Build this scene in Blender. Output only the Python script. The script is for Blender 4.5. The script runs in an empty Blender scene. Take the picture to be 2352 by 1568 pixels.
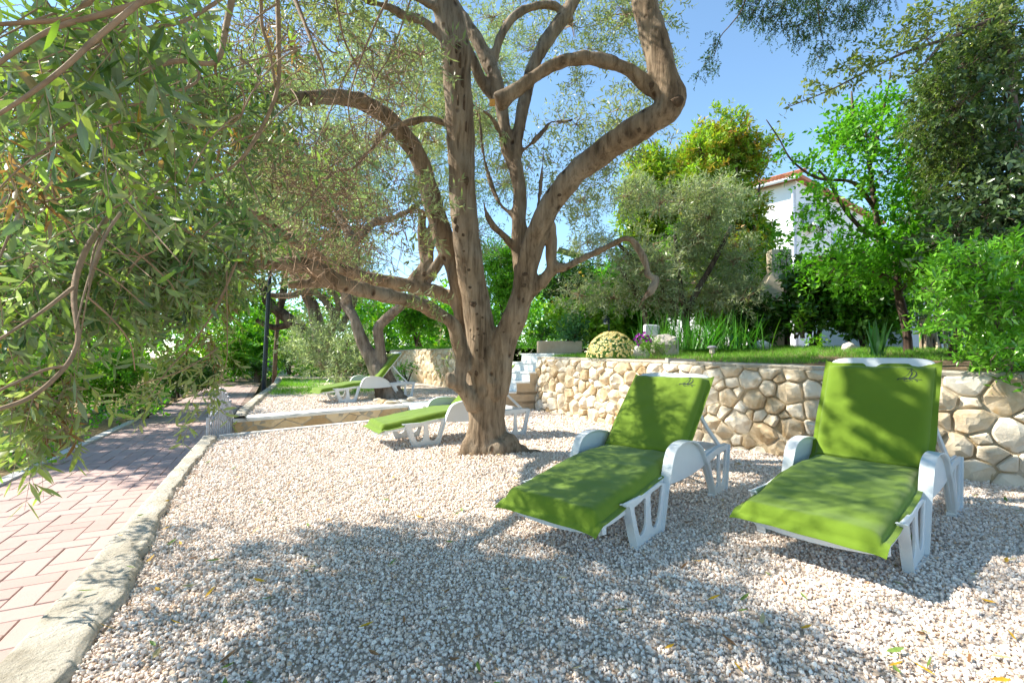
import bpy, bmesh, math, random
import numpy as np
from mathutils import Vector, Matrix, noise

random.seed(7)
rng = np.random.default_rng(7)
scene = bpy.context.scene
COL = scene.collection

# ------------------------------------------------------------------ camera
CAM_H, FPX, PITCH = 1.024, 1055.0, math.radians(1.65)
cam_data = bpy.data.cameras.new('camera')
cam_data.sensor_width = 36.0
cam_data.lens = FPX / 2352.0 * 36.0
cam_data.clip_start, cam_data.clip_end = 0.05, 500.0
cam = bpy.data.objects.new('camera', cam_data)
cam.location = (0, 0, CAM_H)
cam.rotation_euler = (math.radians(90) + PITCH, 0, 0)
COL.objects.link(cam)
scene.camera = cam

# ------------------------------------------------------------------ sky, sun, exposure
SUN_EL, SUN_DIR = math.radians(44), Vector((-0.985, 0.17, 0)).normalized()
world = bpy.data.worlds.new('World')
scene.world = world
world.use_nodes = True
wn = world.node_tree.nodes
wn.clear()
sky = wn.new('ShaderNodeTexSky')
sky.sky_type = 'NISHITA'
sky.sun_disc = False
sky.sun_elevation = SUN_EL
sky.sun_rotation = math.atan2(SUN_DIR.x, SUN_DIR.y)
sky.air_density, sky.dust_density, sky.ozone_density = 0.85, 0.0, 8.0
bg = wn.new('ShaderNodeBackground')
bg.inputs['Strength'].default_value = 0.15
wo = wn.new('ShaderNodeOutputWorld')
tint = wn.new('ShaderNodeMix'); tint.data_type = 'RGBA'; tint.blend_type = 'MULTIPLY'; tint.inputs[0].default_value = 1
tint.inputs[7].default_value = (1.14, 1.0, .76, 1)
world.node_tree.links.new(sky.outputs[0], tint.inputs[6])
world.node_tree.links.new(tint.outputs[2], bg.inputs[0])
world.node_tree.links.new(bg.outputs[0], wo.inputs[0])
sl = bpy.data.lights.new('sun', 'SUN')
sl.energy, sl.angle, sl.color = 3.9, math.radians(0.6), (1.0, 0.94, 0.82)
sun = bpy.data.objects.new('sun', sl)
sd = Vector((SUN_DIR.x * math.cos(SUN_EL), SUN_DIR.y * math.cos(SUN_EL), math.sin(SUN_EL)))
sun.rotation_euler = sd.to_track_quat('Z', 'Y').to_euler()
COL.objects.link(sun)
scene.view_settings.view_transform = 'Standard'
scene.view_settings.look = 'None'
scene.view_settings.exposure = 1.62
scene.view_settings.gamma = 1.0
scene.cycles.max_bounces = 8
scene.cycles.diffuse_bounces = 6
scene.cycles.transmission_bounces = 6
scene.cycles.transparent_max_bounces = 8
scene.cycles.sample_clamp_indirect = 6.0

# ------------------------------------------------------------------ measuring helpers
CP, SP = math.cos(PITCH), math.sin(PITCH)
def P(px, py, Y):
    """world point seen at photo position (px, py) (2352-wide photo units) at world depth Y"""
    u, v = (px - 1176) / FPX, (784 - py) / FPX
    k = Y / (CP - v * SP)
    return Vector((u * k, Y, CAM_H + (SP + v * CP) * k))
def G(px, py, z):
    u, v = (px - 1176) / FPX, (784 - py) / FPX
    k = (z - CAM_H) / (SP + v * CP)
    return Vector((u * k, (CP - v * SP) * k, z))

# ------------------------------------------------------------------ mesh helpers
class MB:
    def __init__(s): s.v, s.f, s.c = [], [], []
    def add(s, verts, faces, col=None):
        o = len(s.v); s.v += [tuple(p) for p in verts]
        s.f += [tuple(i + o for i in f) for f in faces]
        if col is not None: s.c += [col] * len(verts)
    def box(s, x0, x1, y0, y1, z0, z1, M=None, col=None):
        vs = [Vector(p) for p in ((x0,y0,z0),(x1,y0,z0),(x1,y1,z0),(x0,y1,z0),(x0,y0,z1),(x1,y0,z1),(x1,y1,z1),(x0,y1,z1))]
        if M is not None: vs = [M @ p for p in vs]
        s.add(vs, [(0,3,2,1),(4,5,6,7),(0,1,5,4),(1,2,6,5),(2,3,7,6),(3,0,4,7)], col)
    def tube(s, pts, rad, n=8, cap=True, wob=0.0, seed=0, sub=0, col=None):
        if sub: pts, rad = spline(pts, rad, sub)
        pts = [Vector(p) for p in pts]; m = len(pts)
        t0 = (pts[1] - pts[0]).normalized()
        ref = Vector((0,0,1)) if abs(t0.z) < .9 else Vector((1,0,0))
        u = t0.cross(ref).normalized(); vs = []
        for i, p in enumerate(pts):
            t = (pts[min(i+1, m-1)] - pts[max(i-1, 0)])
            t = t.normalized() if t.length > 1e-9 else t0
            u = (u - t * u.dot(t)).normalized(); w = t.cross(u)
            for k in range(n):
                a = 2 * math.pi * k / n
                d = u * math.cos(a) + w * math.sin(a)
                r = rad[i]
                if wob: r *= 1 + wob * noise.noise((p + d * r) * 5 + Vector((seed, 0, 0)))
                vs.append(p + d * r)
        fs = [(i*n+k, i*n+(k+1)%n, (i+1)*n+(k+1)%n, (i+1)*n+k) for i in range(m-1) for k in range(n)]
        if cap:
            fs.append(tuple(range(n-1, -1, -1))); fs.append(tuple(range((m-1)*n, m*n)))
        s.add(vs, fs, col)
    def lathe(s, prof, n=16, c=(0,0,0), col=None):
        vs = [(c[0]+r*math.cos(2*math.pi*k/n), c[1]+r*math.sin(2*math.pi*k/n), c[2]+z) for r, z in prof for k in range(n)]
        m = len(prof)
        fs = [(i*n+k, i*n+(k+1)%n, (i+1)*n+(k+1)%n, (i+1)*n+k) for i in range(m-1) for k in range(n)]
        fs.append(tuple(range(n-1, -1, -1))); fs.append(tuple(range((m-1)*n, m*n)))
        s.add(vs, fs, col)
    def build(s, name, mat, parent=None, origin=None, smooth=False):
        me = bpy.data.meshes.new(name)
        vs = s.v if origin is None else [(v[0]-origin[0], v[1]-origin[1], v[2]-origin[2]) for v in s.v]
        me.from_pydata(vs, [], s.f)
        if s.c and len(s.c) == len(s.v):
            a = me.color_attributes.new('Col', 'FLOAT_COLOR', 'POINT')
            a.data.foreach_set('color', np.array([(*c, 1) for c in s.c], dtype=np.float32).ravel())
        if smooth: me.polygons.foreach_set('use_smooth', [True] * len(me.polygons))
        me.materials.append(mat); me.update()
        return link(name, me, parent)

def link(name, me, parent=None):
    o = bpy.data.objects.new(name, me)
    COL.objects.link(o)
    if parent is not None: o.parent = parent
    return o

def spline(pts, rad, sub):
    pts = [Vector(p) for p in pts]; n = len(pts); op, orr = [], []
    for i in range(n - 1):
        p0, p1, p2, p3 = pts[max(i-1,0)], pts[i], pts[i+1], pts[min(i+2,n-1)]
        for j in range(sub):
            t = j / sub
            op.append(0.5*((2*p1)+(p2-p0)*t+(2*p0-5*p1+4*p2-p3)*t*t+(3*p1-p0-3*p2+p3)*t**3))
            orr.append(rad[i]+(rad[i+1]-rad[i])*t)
    op.append(pts[-1]); orr.append(rad[-1])
    return op, orr

def np_mesh(name, verts, faces, mat, parent=None, origin=None, cols=None, smooth=False):
    """faces: list of (M,k) index arrays"""
    verts = np.asarray(verts, dtype=np.float32)
    if origin is not None: verts = verts - np.array(origin, dtype=np.float32)
    me = bpy.data.meshes.new(name)
    me.vertices.add(len(verts)); me.vertices.foreach_set('co', verts.ravel())
    nl = sum(f.size for f in faces); nf = sum(len(f) for f in faces)
    me.loops.add(nl); me.polygons.add(nf)
    me.loops.foreach_set('vertex_index', np.concatenate([f.ravel() for f in faces]).astype(np.int32))
    tot = np.concatenate([np.full(len(f), f.shape[1]) for f in faces]).astype(np.int32)
    me.polygons.foreach_set('loop_start', (np.cumsum(tot) - tot).astype(np.int32))
    if smooth: me.polygons.foreach_set('use_smooth', np.ones(nf, dtype=bool))
    me.update(calc_edges=True)
    if cols is not None:
        a = me.color_attributes.new('Col', 'FLOAT_COLOR', 'POINT')
        c4 = np.ones((len(verts), 4), dtype=np.float32); c4[:, :3] = cols
        a.data.foreach_set('color', c4.ravel())
    me.materials.append(mat)
    return link(name, me, parent)

def thing(name, label, cat, loc=(0,0,0), group=None, rotz=0.0):
    o = bpy.data.objects.new(name, None)
    o.empty_display_size = 0.1
    COL.objects.link(o); o.location = loc; o.rotation_euler = (0, 0, rotz)
    return tag(o, label, cat, group)
def tag(o, label, cat, group=None):
    o['label'] = label; o['category'] = cat
    if group: o['group'] = group
    return o
def kind(o, k): o['kind'] = k; return o
def copy_tree(o, parent=None):
    c = o.copy(); COL.objects.link(c)
    if parent is not None: c.parent = parent
    for ch in list(o.children): copy_tree(ch, c)
    return c

# ------------------------------------------------------------------ materials
def nd(nt, t, **kw):
    n = nt.nodes.new(t)
    for k, v in kw.items():
        if k in ('operation','blend_type','data_type','attribute_name','attribute_type','feature','noise_dimensions','distance'): setattr(n, k, v)
        else: n.inputs[k].default_value = v
    return n
def base_mat(name):
    m = bpy.data.materials.new(name); m.use_nodes = True
    nt = m.node_tree; b = nt.nodes['Principled BSDF']
    return m, nt, b
def ramp(nt, stops):
    r = nt.nodes.new('ShaderNodeValToRGB'); e = r.color_ramp.elements
    while len(e) > 1: e.remove(e[0])
    e[0].position, e[0].color = stops[0][0], (*stops[0][1], 1)
    for p, c in stops[1:]:
        x = e.new(p); x.color = (*c, 1)
    return r
def rock_mat(name, stops, scale=6, rough=.85, bump=.4, bscale=25, attr=False, rand=False, speck=None, bd=.02, detail=8):
    m, nt, b = base_mat(name); L = nt.links.new
    tc = nt.nodes.new('ShaderNodeTexCoord')
    n1 = nd(nt, 'ShaderNodeTexNoise', Scale=scale, Detail=detail, Roughness=.62)
    L(tc.outputs['Object'], n1.inputs['Vector'])
    if rand:
        oi = nt.nodes.new('ShaderNodeObjectInfo')
        ma = nd(nt, 'ShaderNodeMath', operation='MULTIPLY_ADD'); ma.inputs[1].default_value = .55; ma.inputs[2].default_value = -.27
        L(oi.outputs['Random'], ma.inputs[0])
        ad = nd(nt, 'ShaderNodeMath', operation='ADD'); L(n1.outputs[0], ad.inputs[0]); L(ma.outputs[0], ad.inputs[1])
        vo = nd(nt, 'ShaderNodeVectorMath', operation='ADD'); cb = nt.nodes.new('ShaderNodeCombineXYZ')
        mu = nd(nt, 'ShaderNodeMath', operation='MULTIPLY'); mu.inputs[1].default_value = 40
        L(oi.outputs['Random'], mu.inputs[0]); L(mu.outputs[0], cb.inputs[0]); L(tc.outputs['Object'], vo.inputs[0]); L(cb.outputs[0], vo.inputs[1])
        L(vo.outputs[0], n1.inputs['Vector']); src = ad.outputs[0]
    else: src = n1.outputs[0]
    r = ramp(nt, stops); L(src, r.inputs[0]); col = r.outputs[0]
    if attr:
        at = nd(nt, 'ShaderNodeAttribute', attribute_name='Col')
        mx = nd(nt, 'ShaderNodeMix', data_type='RGBA', blend_type='MULTIPLY'); mx.inputs[0].default_value = 1
        L(col, mx.inputs[6]); L(at.outputs[0], mx.inputs[7]); col = mx.outputs[2]
    if speck:
        n3 = nd(nt, 'ShaderNodeTexNoise', Scale=speck[0], Detail=3); L(tc.outputs['Object'], n3.inputs['Vector'])
        r3 = ramp(nt, [(speck[1], (0,0,0)), (speck[1]+.06, (1,1,1))]); L(n3.outputs[0], r3.inputs[0])
        mx = nd(nt, 'ShaderNodeMix', data_type='RGBA'); L(r3.outputs[0], mx.inputs[0]); L(col, mx.inputs[6])
        mx.inputs[7].default_value = (*speck[2], 1); col = mx.outputs[2]
    L(col, b.inputs['Base Color']); b.inputs['Roughness'].default_value = rough
    b.inputs['Specular IOR Level'].default_value = .25
    if bump:
        n2 = nd(nt, 'ShaderNodeTexNoise', Scale=bscale, Detail=8, Roughness=.7); L(tc.outputs['Object'], n2.inputs['Vector'])
        bp = nd(nt, 'ShaderNodeBump', Strength=bump, Distance=bd); L(n2.outputs[0], bp.inputs['Height']); L(bp.outputs[0], b.inputs['Normal'])
    return m
def leaf_mat(name, rough=.42, trans=.38, under=None, tint=(1.15, 1.30, .45), rand=None, spec=.35):
    m, nt, b = base_mat(name); L = nt.links.new
    if rand:
        oi = nt.nodes.new('ShaderNodeObjectInfo'); r = ramp(nt, rand); L(oi.outputs['Random'], r.inputs[0]); col = r.outputs[0]
    else:
        at = nd(nt, 'ShaderNodeAttribute', attribute_name='Col'); col = at.outputs[0]
    top = col
    if under:
        g = nt.nodes.new('ShaderNodeNewGeometry')
        mx = nd(nt, 'ShaderNodeMix', data_type='RGBA'); fa = nd(nt, 'ShaderNodeMath', operation='MULTIPLY'); fa.inputs[1].default_value = .6
        L(g.outputs['Backfacing'], fa.inputs[0]); L(fa.outputs[0], mx.inputs[0]); L(col, mx.inputs[6]); mx.inputs[7].default_value = (*under, 1); top = mx.outputs[2]
    L(top, b.inputs['Base Color']); b.inputs['Roughness'].default_value = rough
    b.inputs['Specular IOR Level'].default_value = spec
    tr = nt.nodes.new('ShaderNodeBsdfTranslucent')
    mt = nd(nt, 'ShaderNodeMix', data_type='RGBA', blend_type='MULTIPLY'); mt.inputs[0].default_value = 1
    L(col, mt.inputs[6]); mt.inputs[7].default_value = (*tint, 1); L(mt.outputs[2], tr.inputs[0])
    ms = nt.nodes.new('ShaderNodeMixShader'); ms.inputs[0].default_value = trans
    L(b.outputs[0], ms.inputs[1]); L(tr.outputs[0], ms.inputs[2]); L(ms.outputs[0], nt.nodes['Material Output'].inputs[0])
    return m
def plain(name, c, rough=.5, var=.12, scale=8, bump=0.0, bscale=60, metal=0, spec=.4):
    c = np.array(c); lo, hi = tuple(c*(1-var)), tuple(np.minimum(c*(1+var), 1))
    m = rock_mat(name, [(.3, lo), (.7, hi)], scale, rough, bump, bscale)
    b = m.node_tree.nodes['Principled BSDF']; b.inputs['Metallic'].default_value = metal; b.inputs['Specular IOR Level'].default_value = spec
    return m

M_STONE = rock_mat('limestone', [(.15, (.36,.25,.13)), (.36, (.53,.42,.28)), (.55, (.63,.54,.41)), (.85, (.68,.62,.52))], 5, .85, .55, 18, rand=True, speck=(3.2, .64, (.42,.27,.12)))
M_STONE2 = rock_mat('tan_limestone', [(.25, (.40,.26,.13)), (.5, (.55,.39,.22)), (.75, (.62,.48,.31))], 5, .85, .4, 20, rand=True)
M_MORTAR = rock_mat('mortar', [(.3, (.32,.23,.12)), (.5, (.47,.38,.25)), (.7, (.55,.49,.39))], 3, .95, .8, 30, bd=.04)
M_MORTAR2 = rock_mat('grey_mortar', [(.3, (.26,.22,.16)), (.7, (.38,.33,.26))], 5, .95, .6, 30)
M_KERB = rock_mat('old_concrete', [(.28, (.26,.22,.16)), (.45, (.46,.41,.33)), (.7, (.58,.53,.45))], 4, .95, .9, 28, bd=.03, speck=(26, .66, (.2,.18,.14)))
M_CONC = rock_mat('concrete', [(.3, (.52,.50,.46)), (.7, (.66,.64,.60))], 5, .9, .35, 40)
M_BEIGE = rock_mat('beige_plaster', [(.3, (.40,.30,.20)), (.7, (.52,.42,.30))], 4, .9, .2, 30)
M_BRICK = rock_mat('paver_brick', [(.0, (.36,.245,.215)), (.5, (.42,.295,.26)), (1, (.43,.325,.295))], 2.2, .85, .25, 90, rand=True, detail=4)
M_BRICKJ = rock_mat('paver_brick_joined', [(.3, (.85,.85,.85)), (.7, (1.1,1.1,1.1))], 3, .85, .25, 90, attr=True)
M_JOINT = rock_mat('joint_sand', [(.3, (.16,.12,.09)), (.7, (.24,.18,.14))], 20, .95, .3, 60)
M_SOIL = rock_mat('soil', [(.3, (.09,.06,.035)), (.55, (.20,.14,.085)), (.75, (.34,.26,.17))], 9, .95, .8, 30, bd=.03)
M_STRAW = rock_mat('dry_grass_soil', [(.3, (.16,.11,.06)), (.55, (.32,.23,.12)), (.75, (.45,.35,.2))], 12, .95, .8, 50, bd=.03)
M_GRAVBED = rock_mat('gravel_bed', [(.3, (.40,.31,.24)), (.5, (.64,.53,.44)), (.7, (.76,.66,.57))], 45, .95, 1.0, 60, bd=.02)
M_GREENGROUND = rock_mat('lawn_soil', [(.3, (.05,.08,.02)), (.6, (.10,.16,.03)), (.8, (.18,.16,.08))], 6, .95, .5, 30)
M_WHITE = plain('white_plastic', (.60,.635,.655), .38, .05, 3, .06, 80)
M_GREEN = None
M_TILE = plain('white_tile', (.72,.74,.74), .3, .08, 3)
M_METAL = plain('grey_metal', (.34,.35,.39), .45, .2, 20, 0, metal=.6)
M_POST = plain('dark_post_paint', (.02,.03,.04), .4, .2, 5)
M_WOOD = rock_mat('weathered_wood', [(.3, (.09,.06,.04)), (.7, (.20,.14,.09))], 8, .9, .4, 40)
M_CANE = rock_mat('cane_wood', [(.3, (.28,.20,.13)), (.7, (.46,.36,.26))], 8, .85, .3, 40, rand=True)
M_HOUSE = plain('white_render', (.82,.83,.84), .9, .03, 2, .1, 60)
M_ROOF = rock_mat('roof_tile', [(.3, (.38,.13,.07)), (.7, (.52,.22,.13))], 6, .9, .3, 40, rand=True)
M_BBQ = plain('beige_paint', (.62,.52,.38), .8, .08, 3)
M_TEAL = plain('teal_plastic', (.02,.30,.27), .4, .2, 4)
M_DARKGLASS = plain('dark_window', (.03,.04,.05), .15, .1, 3)

def bark_mat(name, stops, knots=True, scale=1.0):
    m, nt, b = base_mat(name); L = nt.links.new
    tc = nt.nodes.new('ShaderNodeTexCoord')
    mp = nt.nodes.new('ShaderNodeMapping'); mp.inputs['Scale'].default_value = (9*scale, 9*scale, 2.2*scale)
    L(tc.outputs['Object'], mp.inputs[0])
    n1 = nd(nt, 'ShaderNodeTexNoise', Scale=1.0, Detail=10, Roughness=.66); L(mp.outputs[0], n1.inputs['Vector'])
    r = ramp(nt, stops); L(n1.outputs[0], r.inputs[0]); col = r.outputs[0]
    # pale lichen bloom
    n4 = nd(nt, 'ShaderNodeTexNoise', Scale=2.3*scale, Detail=5); L(tc.outputs['Object'], n4.inputs['Vector'])
    r4 = ramp(nt, [(.5, (0,0,0)), (.68, (.55,.55,.55))]); L(n4.outputs[0], r4.inputs[0])
    mx = nd(nt, 'ShaderNodeMix', data_type='RGBA'); L(r4.outputs[0], mx.inputs[0]); L(col, mx.inputs[6]); mx.inputs[7].default_value = (.29,.245,.19,1); col = mx.outputs[2]
    mp3 = nt.nodes.new('ShaderNodeMapping'); mp3.inputs['Scale'].default_value = (26*scale, 26*scale, 1.6*scale); L(tc.outputs['Object'], mp3.inputs[0])
    n5 = nd(nt, 'ShaderNodeTexNoise', Scale=1.0, Detail=6, Roughness=.7, Distortion=.4); L(mp3.outputs[0], n5.inputs['Vector'])
    r5 = ramp(nt, [(.34, (.38,.34,.30)), (.5, (1,1,1)), (.7, (1.12,1.1,1.08))]); L(n5.outputs[0], r5.inputs[0])
    mx = nd(nt, 'ShaderNodeMix', data_type='RGBA', blend_type='MULTIPLY'); mx.inputs[0].default_value = .85; L(col, mx.inputs[6]); L(r5.outputs[0], mx.inputs[7]); col = mx.outputs[2]
    hm = nd(nt, 'ShaderNodeMath', operation='ADD'); L(n1.outputs[0], hm.inputs[0]); L(n5.outputs[0], hm.inputs[1]); h = hm.outputs[0]
    if knots:
        mp2 = nt.nodes.new('ShaderNodeMapping'); mp2.inputs['Scale'].default_value = (6.5, 6.5, 4.6); L(tc.outputs['Object'], mp2.inputs[0])
        v = nd(nt, 'ShaderNodeTexVoronoi', Scale=1.0, Randomness=1.0); L(mp2.outputs[0], v.inputs['Vector'])
        nn = nd(nt, 'ShaderNodeTexNoise', Scale=12, Detail=3); L(tc.outputs['Object'], nn.inputs['Vector'])
        ad = nd(nt, 'ShaderNodeMath', operation='MULTIPLY_ADD'); ad.inputs[1].default_value = .16; L(nn.outputs[0], ad.inputs[0]); L(v.outputs['Distance'], ad.inputs[2])
        mk = nd(nt, 'ShaderNodeMath', operation='MULTIPLY_ADD'); mk.inputs[1].default_value = -.42; L(n4.outputs[0], mk.inputs[0])
        a2 = nd(nt, 'ShaderNodeMath', operation='ADD'); a2.inputs[1].default_value = .21; L(ad.outputs[0], mk.inputs[2]); L(mk.outputs[0], a2.inputs[0])
        rk = ramp(nt, [(.13, (1,1,1)), (.24, (0,0,0))]); L(a2.outputs[0], rk.inputs[0])
        mx = nd(nt, 'ShaderNodeMix', data_type='RGBA'); L(rk.outputs[0], mx.inputs[0]); L(col, mx.inputs[6]); mx.inputs[7].default_value = (.06,.035,.02,1); col = mx.outputs[2]
        sb = nd(nt, 'ShaderNodeMath', operation='SUBTRACT'); L(h, sb.inputs[0]); L(rk.outputs[0], sb.inputs[1]); h = sb.outputs[0]
    L(col, b.inputs['Base Color']); b.inputs['Roughness'].default_value = .85; b.inputs['Specular IOR Level'].default_value = .2
    bp = nd(nt, 'ShaderNodeBump', Strength=.8, Distance=.02); L(h, bp.inputs['Height']); L(bp.outputs[0], b.inputs['Normal'])
    return m
M_BARK = bark_mat('olive_bark', [(.28, (.06,.04,.024)), (.42, (.165,.115,.072)), (.58, (.27,.198,.13)), (.8, (.37,.29,.205))])
M_BARK2 = bark_mat('pale_bark', [(.3, (.07,.05,.035)), (.5, (.17,.13,.10)), (.75, (.30,.25,.20))], knots=False)
M_BARKD = bark_mat('dark_bark', [(.3, (.035,.022,.018)), (.5, (.09,.06,.045)), (.75, (.20,.15,.12))], knots=False)
M_TWIG = plain('twig_bark', (.31,.205,.13), .85, .35, 6)
M_TWIGD = plain('dark_twig_bark', (.11,.08,.055), .85, .3, 6)
M_OLIVE = leaf_mat('olive_leaf', .36, .46, under=(.34,.38,.27), tint=(1.12,1.22,.60))
M_LEAF = leaf_mat('green_leaf', .40, .46)
M_GLOSS = leaf_mat('glossy_leaf', .22, .30, spec=.5)
M_GRASS = leaf_mat('grass_blade', .5, .42)
M_PETAL = leaf_mat('petal', .6, .3, tint=(1,1,.9))
M_OLIVE1 = leaf_mat('olive_leaf_single', .36, .40, under=(.36,.41,.28), tint=(1.12,1.22,.60),
    rand=[(0, (.055,.11,.03)), (.4, (.10,.17,.04)), (.7, (.15,.22,.05)), (.9, (.23,.30,.06)), (.965, (.30,.34,.08)), (.975, (.55,.33,.03)), (1, (.30,.15,.06))])

def fabric():
    m, nt, b = base_mat('green_canvas'); L = nt.links.new
    tc = nt.nodes.new('ShaderNodeTexCoord')
    n1 = nd(nt, 'ShaderNodeTexNoise', Scale=2.2, Detail=5); L(tc.outputs['Object'], n1.inputs['Vector'])
    r = ramp(nt, [(.3, (.108,.180,.014)), (.7, (.132,.210,.018))]); L(n1.outputs[0], r.inputs[0])
    L(r.outputs[0], b.inputs['Base Color']); b.inputs['Roughness'].default_value = .9
    b.inputs['Specular IOR Level'].default_value = .15
    b.inputs['Sheen Weight'].default_value = .15
    n2 = nd(nt, 'ShaderNodeTexNoise', Scale=420, Detail=2); L(tc.outputs['Object'], n2.inputs['Vector'])
    bp = nd(nt, 'ShaderNodeBump', Strength=.25, Distance=.002); L(n2.outputs[0], bp.inputs['Height']); L(bp.outputs[0], b.inputs['Normal'])
    return m
M_GREEN = fabric()
M_INK = plain('emblem_thread', (.012,.02,.03), .8, .1, 5)

# ------------------------------------------------------------------ foliage machine (numpy)
def unit(a): return a / np.maximum(np.linalg.norm(a, axis=-1, keepdims=True), 1e-9)
def rdir(n): return unit(rng.normal(size=(n, 3)))
LEAF_T = {  # template rows: (along, across, lift); faces
 'near': (np.array([(0,0,0),(.38,0,-.10),(.75,0,-.08),(1,0,-.02),(.38,.5,.0),(.75,.36,.0),(.38,-.5,.0),(.75,-.36,.0)]),
          [np.array([(0,1,4),(0,6,1),(2,3,5),(7,3,2)]), np.array([(1,2,5,4),(6,7,2,1)])]),
 'mid':  (np.array([(0,0,0),(.42,.5,.05),(.42,-.5,.05),(1,0,-.06),(.55,0,-.06)]),
          [np.array([(0,4,1),(0,2,4),(4,3,1),(2,3,4)])]),
 'far':  (np.array([(0,0,0),(.45,.5,0),(1,0,-.05),(.45,-.5,0)]), [np.array([(0,3,2,1)])]),
}
class Fol:
    def __init__(s, fine=False): s.fine=fine; s.p=[]; s.d=[]; s.n=[]; s.l=[]; s.w=[]; s.c=[]; s.tw=[]
    def leaves(s, p, d, n, l, w, c):
        s.p.append(p); s.d.append(d); s.n.append(n); s.l.append(l); s.w.append(w); s.c.append(c)
    def shoots(s, o, d, length, k, leaf, width, pal, droop=.2, spread=.9, twig=.0018, upn=.6, pairs=True, jit=.25):
        """o,d (M,3): shoots with k leaves each"""
        M = len(o)
        if M == 0: return
        ln = length * rng.uniform(.6, 1.3, M)
        u = unit(np.cross(d, rdir(M))); v = np.cross(d, u)
        t = (np.arange(k) + .6) / k
        ph0 = rng.uniform(0, 6.28, M)
        if pairs: ph = (np.arange(k)//2) * 1.57 + (np.arange(k) % 2) * math.pi
        else: ph = np.arange(k) * 2.4
        ph = ph0[:,None] + ph[None,:] + rng.normal(0, .3, (M, k))
        if pairs: t = (np.arange(k)//2*2 + 1) / k
        s_ = ln[:,None] * t[None,:]
        pos = o[:,None,:] + d[:,None,:] * s_[...,None]
        pos[...,2] -= droop * s_**2 / max(length, .01)
        rad = u[:,None,:]*np.cos(ph)[...,None] + v[:,None,:]*np.sin(ph)[...,None]
        ax = d[:,None,:].copy() * np.ones((1,k,1)); ax[...,2] -= droop * 1.6 * t[None,:]
        ld = unit(ax * (1 - spread*.55) + rad * spread * (1 - .45*t[None,:,None]) + rng.normal(0, jit, (M,k,3)))
        nn = unit(np.array([0,0,1.0]) * upn + ax * .5 + rng.normal(0, .55, (M,k,3)))
        L = leaf * rng.uniform(.65, 1.2, (M,k)); W = width * rng.uniform(.8, 1.2, (M,k)) * L / leaf
        pal = np.array(pal); ci = rng.integers(0, len(pal), M)
        cc = pal[ci][:,None,:] * .65 + pal[rng.integers(0, len(pal), (M,k))] * .35
        cc = cc * rng.uniform(.75, 1.25, (M,k,1))
        f = lambda a: a.reshape(-1, a.shape[-1]) if a.ndim == 3 else a.ravel()
        s.leaves(f(pos), f(ld), f(nn), f(L), f(W), f(cc))
        if twig:
            qs = (0,.35,.7,1.0) if s.fine else (0,.5,1.0)
            sel = np.arange(M) if s.fine else np.arange(0, M, 3); o, d, ln = o[sel], d[sel], ln[sel]; M = len(sel)
            pts = np.stack([o + d*(ln*q)[:,None] + np.array([0,0,-1.0])*(droop*(ln*q)**2/max(length,.01))[:,None] for q in qs], 1)
            s.twigs(pts, (1-.7*np.array(qs))[None,:]*twig*np.ones((M,1)))
    def twigs(s, pts, rad): s.tw.append((pts, rad))
    def links(s, a, b, r0, r1, wob=.12, K=4):
        """thin bent branches from a (M,3) to b (M,3)"""
        M = len(a)
        if M == 0: return
        t = np.linspace(0, 1, K)
        pts = a[:,None,:]*(1-t)[None,:,None] + b[:,None,:]*t[None,:,None]
        L = np.linalg.norm(b-a, axis=1)[:,None,None]
        off = rng.normal(0, 1, (M,K,3)) * wob * L * np.sin(np.pi*t)[None,:,None]
        s.twigs(pts + off, (r0*(1-t)+r1*t)[None,:] * np.ones((M,1)))
    def pack(s):
        return [np.concatenate(x) for x in (s.p, s.d, s.n, s.l, s.w, s.c)]
    def build_leaves(s, name, mat, parent, origin, lod='far', drop=None):
        p, d, n, l, w, c = s.pack()
        if drop is not None: p, d, n, l, w, c = [a[~drop] for a in (p, d, n, l, w, c)]
        b = unit(np.cross(n, d)); nn = np.cross(d, b)
        T, F = LEAF_T[lod]; m = len(T); N = len(p)
        if N == 0: return None
        V = p[:,None,:] + d[:,None,:]*(l[:,None]*T[None,:,0])[...,None] + b[:,None,:]*(w[:,None]*T[None,:,1])[...,None] + nn[:,None,:]*((w[:,None]*T[None,:,2]*1.6))[...,None]
        if lod != 'far':
            curl = rng.normal(0, .12, N); V[:,:,2] -= (curl*l)[:,None]*(T[None,:,0]**2)
        idx = (np.arange(N) * m)[:,None,None]
        faces = [(f[None,:,:] + idx).reshape(-1, f.shape[1]) for f in F]
        o = np_mesh(name, V.reshape(-1,3), faces, mat, parent, origin, cols=np.repeat(c, m, axis=0))
        return kind(o, 'stuff')
    def build_twigs(s, name, mat, parent, origin, n=3):
        Vs, Fs, off = [], [], 0
        for pts, rad in s.tw:
            M, K, _ = pts.shape
            t = unit(np.gradient(pts, axis=1))
            u = unit(np.cross(t, np.array([.31,.17,.93]))); v = np.cross(t, u)
            a = 2*np.pi*np.arange(n)/n
            V = pts[:,:,None,:] + rad[:,:,None,None]*(u[:,:,None,:]*np.cos(a)[None,None,:,None] + v[:,:,None,:]*np.sin(a)[None,None,:,None])
            i = np.arange(K-1); k = np.arange(n)
            q = np.stack(np.broadcast_arrays(i[:,None]*n+k[None,:], i[:,None]*n+(k+1)[None,:]%n, (i[:,None]+1)*n+(k+1)[None,:]%n, (i[:,None]+1)*n+k[None,:]), -1).reshape(-1,4)
            Fs.append(((np.arange(M)*K*n)[:,None,None] + q[None]).reshape(-1,4) + off)
            Vs.append(V.reshape(-1,3)); off += M*K*n
        if not Vs: return None
        return kind(np_mesh(name, np.concatenate(Vs), [np.concatenate(Fs)], mat, parent, origin), 'stuff')

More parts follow.
